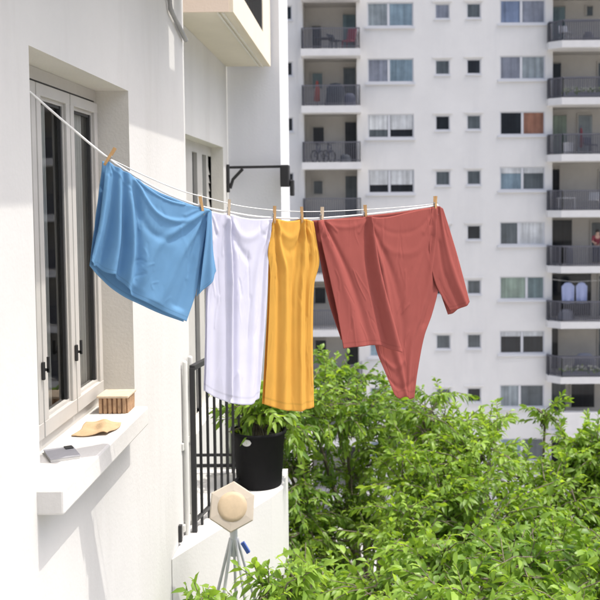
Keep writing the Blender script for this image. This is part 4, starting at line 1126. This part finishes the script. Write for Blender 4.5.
chair('white plastic chair on the topmost right hand balcony', 10.2, 44.7, fR[-1], M['whitep'], .2)
covered('covered_stool', 'small dark covered stool beside the white plastic chair', 'stool', 11.3, 44.7, fR[-1], .5, .5, M['slate'])
planter('long trough of pale green plants along the second right balcony railing', 9.95, 12.6, 44.25, fR[0], M['leafB'], M['flower'])
b = MB().box(10.05, 10.55, 44.4, 44.8, fR[1] + .004, fR[1] + .5, .02); o = b.build('storage_box', M['whitep'])
MB().box(10.03, 10.57, 44.38, 44.82, fR[1] + .502, fR[1] + .55, .01).build('lid', M['whitep'], None)
lid = bpy.data.objects['lid.001'] if 'lid.001' in bpy.data.objects else bpy.data.objects['lid']
lid.parent = o
tag(o, 'white lidded storage box on the balcony beside a folded red parasol', 'box', kind='thing')
fp2 = root('folded_parasol', (10.95, 44.6, fR[1]), 'slim folded red parasol next to the white storage box', 'parasol')
MB().lathe((10.95, 44.6, fR[1] + .3), [(0, 0), (.10, .05), (.09, .5), (.04, .95), (0, 1.0)], 14).build('canopy', M['redcloth'], fp2)
MB().tube([(10.95, 44.6, fR[1]), (10.95, 44.6, fR[1] + 1.4)], .02, 8).build('pole', M['rail'], fp2)
chair('dark chair standing right of the folded red parasol', 11.45, 44.7, fR[1], M['navyc'], .4)
table('low white table on the fourth right balcony', 10.2, 44.6, fR[2], .9, M['whitep'])
chair('pale grey chair at the far end from the low white table', 11.6, 44.7, fR[2], M['slabw'], -.4)
covered('covered_plant', 'pale covered plant standing before the wide dark opening', 'plant cover', 10.4, 44.6, fR[3], .35, .9, M['slate'])

# a person in a red top leaning on the railing
def person(x, y, z):
    r = root('person', (x, y, z), 'person in a red top and dark trousers leaning on the balcony railing', 'person')
    def skin(name, vs, es, rad, m, parent, rootv=0, sub=2):
        me = bpy.data.meshes.new(name); off = Vector((0, 0, ZC)) - worldloc(parent)
        me.from_pydata([tuple(Vector((x, y, z)) + Vector(v) + off) for v in vs], es, []); o = bpy.data.objects.new(name, me); COL.objects.link(o); o.parent = parent
        sk = o.modifiers.new('skin', 'SKIN'); ss = o.modifiers.new('sub', 'SUBSURF'); ss.levels = sub; ss.render_levels = sub
        for i, q in enumerate(rad): me.skin_vertices[0].data[i].radius = (q, q)
        me.skin_vertices[0].data[rootv].use_root = True
        me.materials.append(m); return o
    V = [(0, 0, .95), (0, -.02, 1.15), (0, -.08, 1.38), (0, -.13, 1.48), (0, -.18, 1.56), (0, -.20, 1.68), (-.2, -.10, 1.38), (-.27, -.22, 1.15), (-.18, -.42, 1.08), (.2, -.10, 1.38), (.27, -.22, 1.15), (.18, -.42, 1.08),
         (-.1, .02, .88), (-.11, 0, .48), (-.11, .02, .07), (-.12, -.14, .04), (.1, .02, .88), (.12, .02, .48), (.12, .05, .07), (.13, -.11, .04), (-.12, -.5, 1.08), (.12, -.5, 1.08)]
    E_ = [(0, 1), (1, 2), (2, 3), (3, 4), (4, 5), (2, 6), (6, 7), (7, 8), (2, 9), (9, 10), (10, 11), (0, 12), (12, 13), (13, 14), (14, 15), (0, 16), (16, 17), (17, 18), (18, 19), (8, 20), (11, 21)]
    R_ = [.14, .13, .14, .06, .09, .09, .06, .045, .035, .06, .045, .035, .085, .06, .045, .035, .085, .06, .045, .035, .03, .03]
    body = skin('body', V, E_, R_, M['skin'], r)
    skin('top', V[:4] + [V[6], V[7], V[9], V[10]], [(0, 1), (1, 2), (2, 3), (2, 4), (4, 5), (2, 6), (6, 7)], [.155, .145, .155, .075, .075, .06, .075, .06], M['redcloth'], body)
    skin('trousers', [V[0], V[12], V[13], V[14], V[16], V[17], V[18]], [(0, 1), (1, 2), (2, 3), (0, 4), (4, 5), (5, 6)], [.15, .1, .075, .06, .1, .075, .06], M['denim'], body)
    MB().ball((x, y - .165, z + 1.66), .105, .11, .12).build('hair', M['hair'], body)
person(11.75, 44.62, fR[3])

ll = root('washing_line', (10.6, 44.4, fR[4] + 1.85), 'short washing line across the balcony with two pale blue shirts', 'washing line')
MB().tube([(9.64, 44.4 + .62, fR[4] + 1.98), (10.6, 44.5, fR[4] + 1.9), (13.58, 44.4 + .62, fR[4] + 1.98)], .012, 6).build('cord', M['cord'], ll)
def hung_shirt(label, x, w):
    z = fR[4] + 1.9; k = 24; vs = []
    prof = [(-.30, 0), (-.5, -.16), (-.5, -.55), (-.42, -1.05)]
    b = MB()
    for j in range(13):
        v = j / 12
        hw = w * (.30 + .22 * min(1, v / .18) if v < .18 else .52 - .06 * (v - .18))
        for i in range(k + 1):
            u = i / k * 2 - 1
            vs.append((x + u * hw, 44.5 - .04 - .05 * math.sin(5 * u + 2) * v, z - .02 - 1.05 * v * (1 - .0 * u * u) - .05 * u * u * (v < .1)))
    b.add(vs, [(j * (k + 1) + i, j * (k + 1) + i + 1, (j + 1) * (k + 1) + i + 1, (j + 1) * (k + 1) + i) for j in range(12) for i in range(k)], True)
    o = b.build('hung_shirt', M['bluecloth']); o.modifiers.new('thickness', 'SOLIDIFY').thickness = .03
    tag(o, label, 'shirt', 'pale blue shirts hung on the far balcony', kind='thing')
hung_shirt('wider pale blue shirt hung next to the pier on the far balcony', 10.3, .62)
hung_shirt('narrower pale blue shirt hung farther from the pier on the far balcony', 10.97, .55)
covered('covered_pots', 'dark cluster of covered pots under the hung blue shirts', 'pot cover', 10.2, 44.5, fR[4], .8, .55, M['slate'])
planter('trough of pale flowers along the balcony below the blue shirts', 9.95, 12.6, 44.22, fR[5], M['leafB'], M['flower'])
covered('covered_grill', 'grill under a wide grey cover behind the trough of pale flowers', 'grill', 11.2, 44.7, fR[5], 1.15, 1.05, M['slate'])
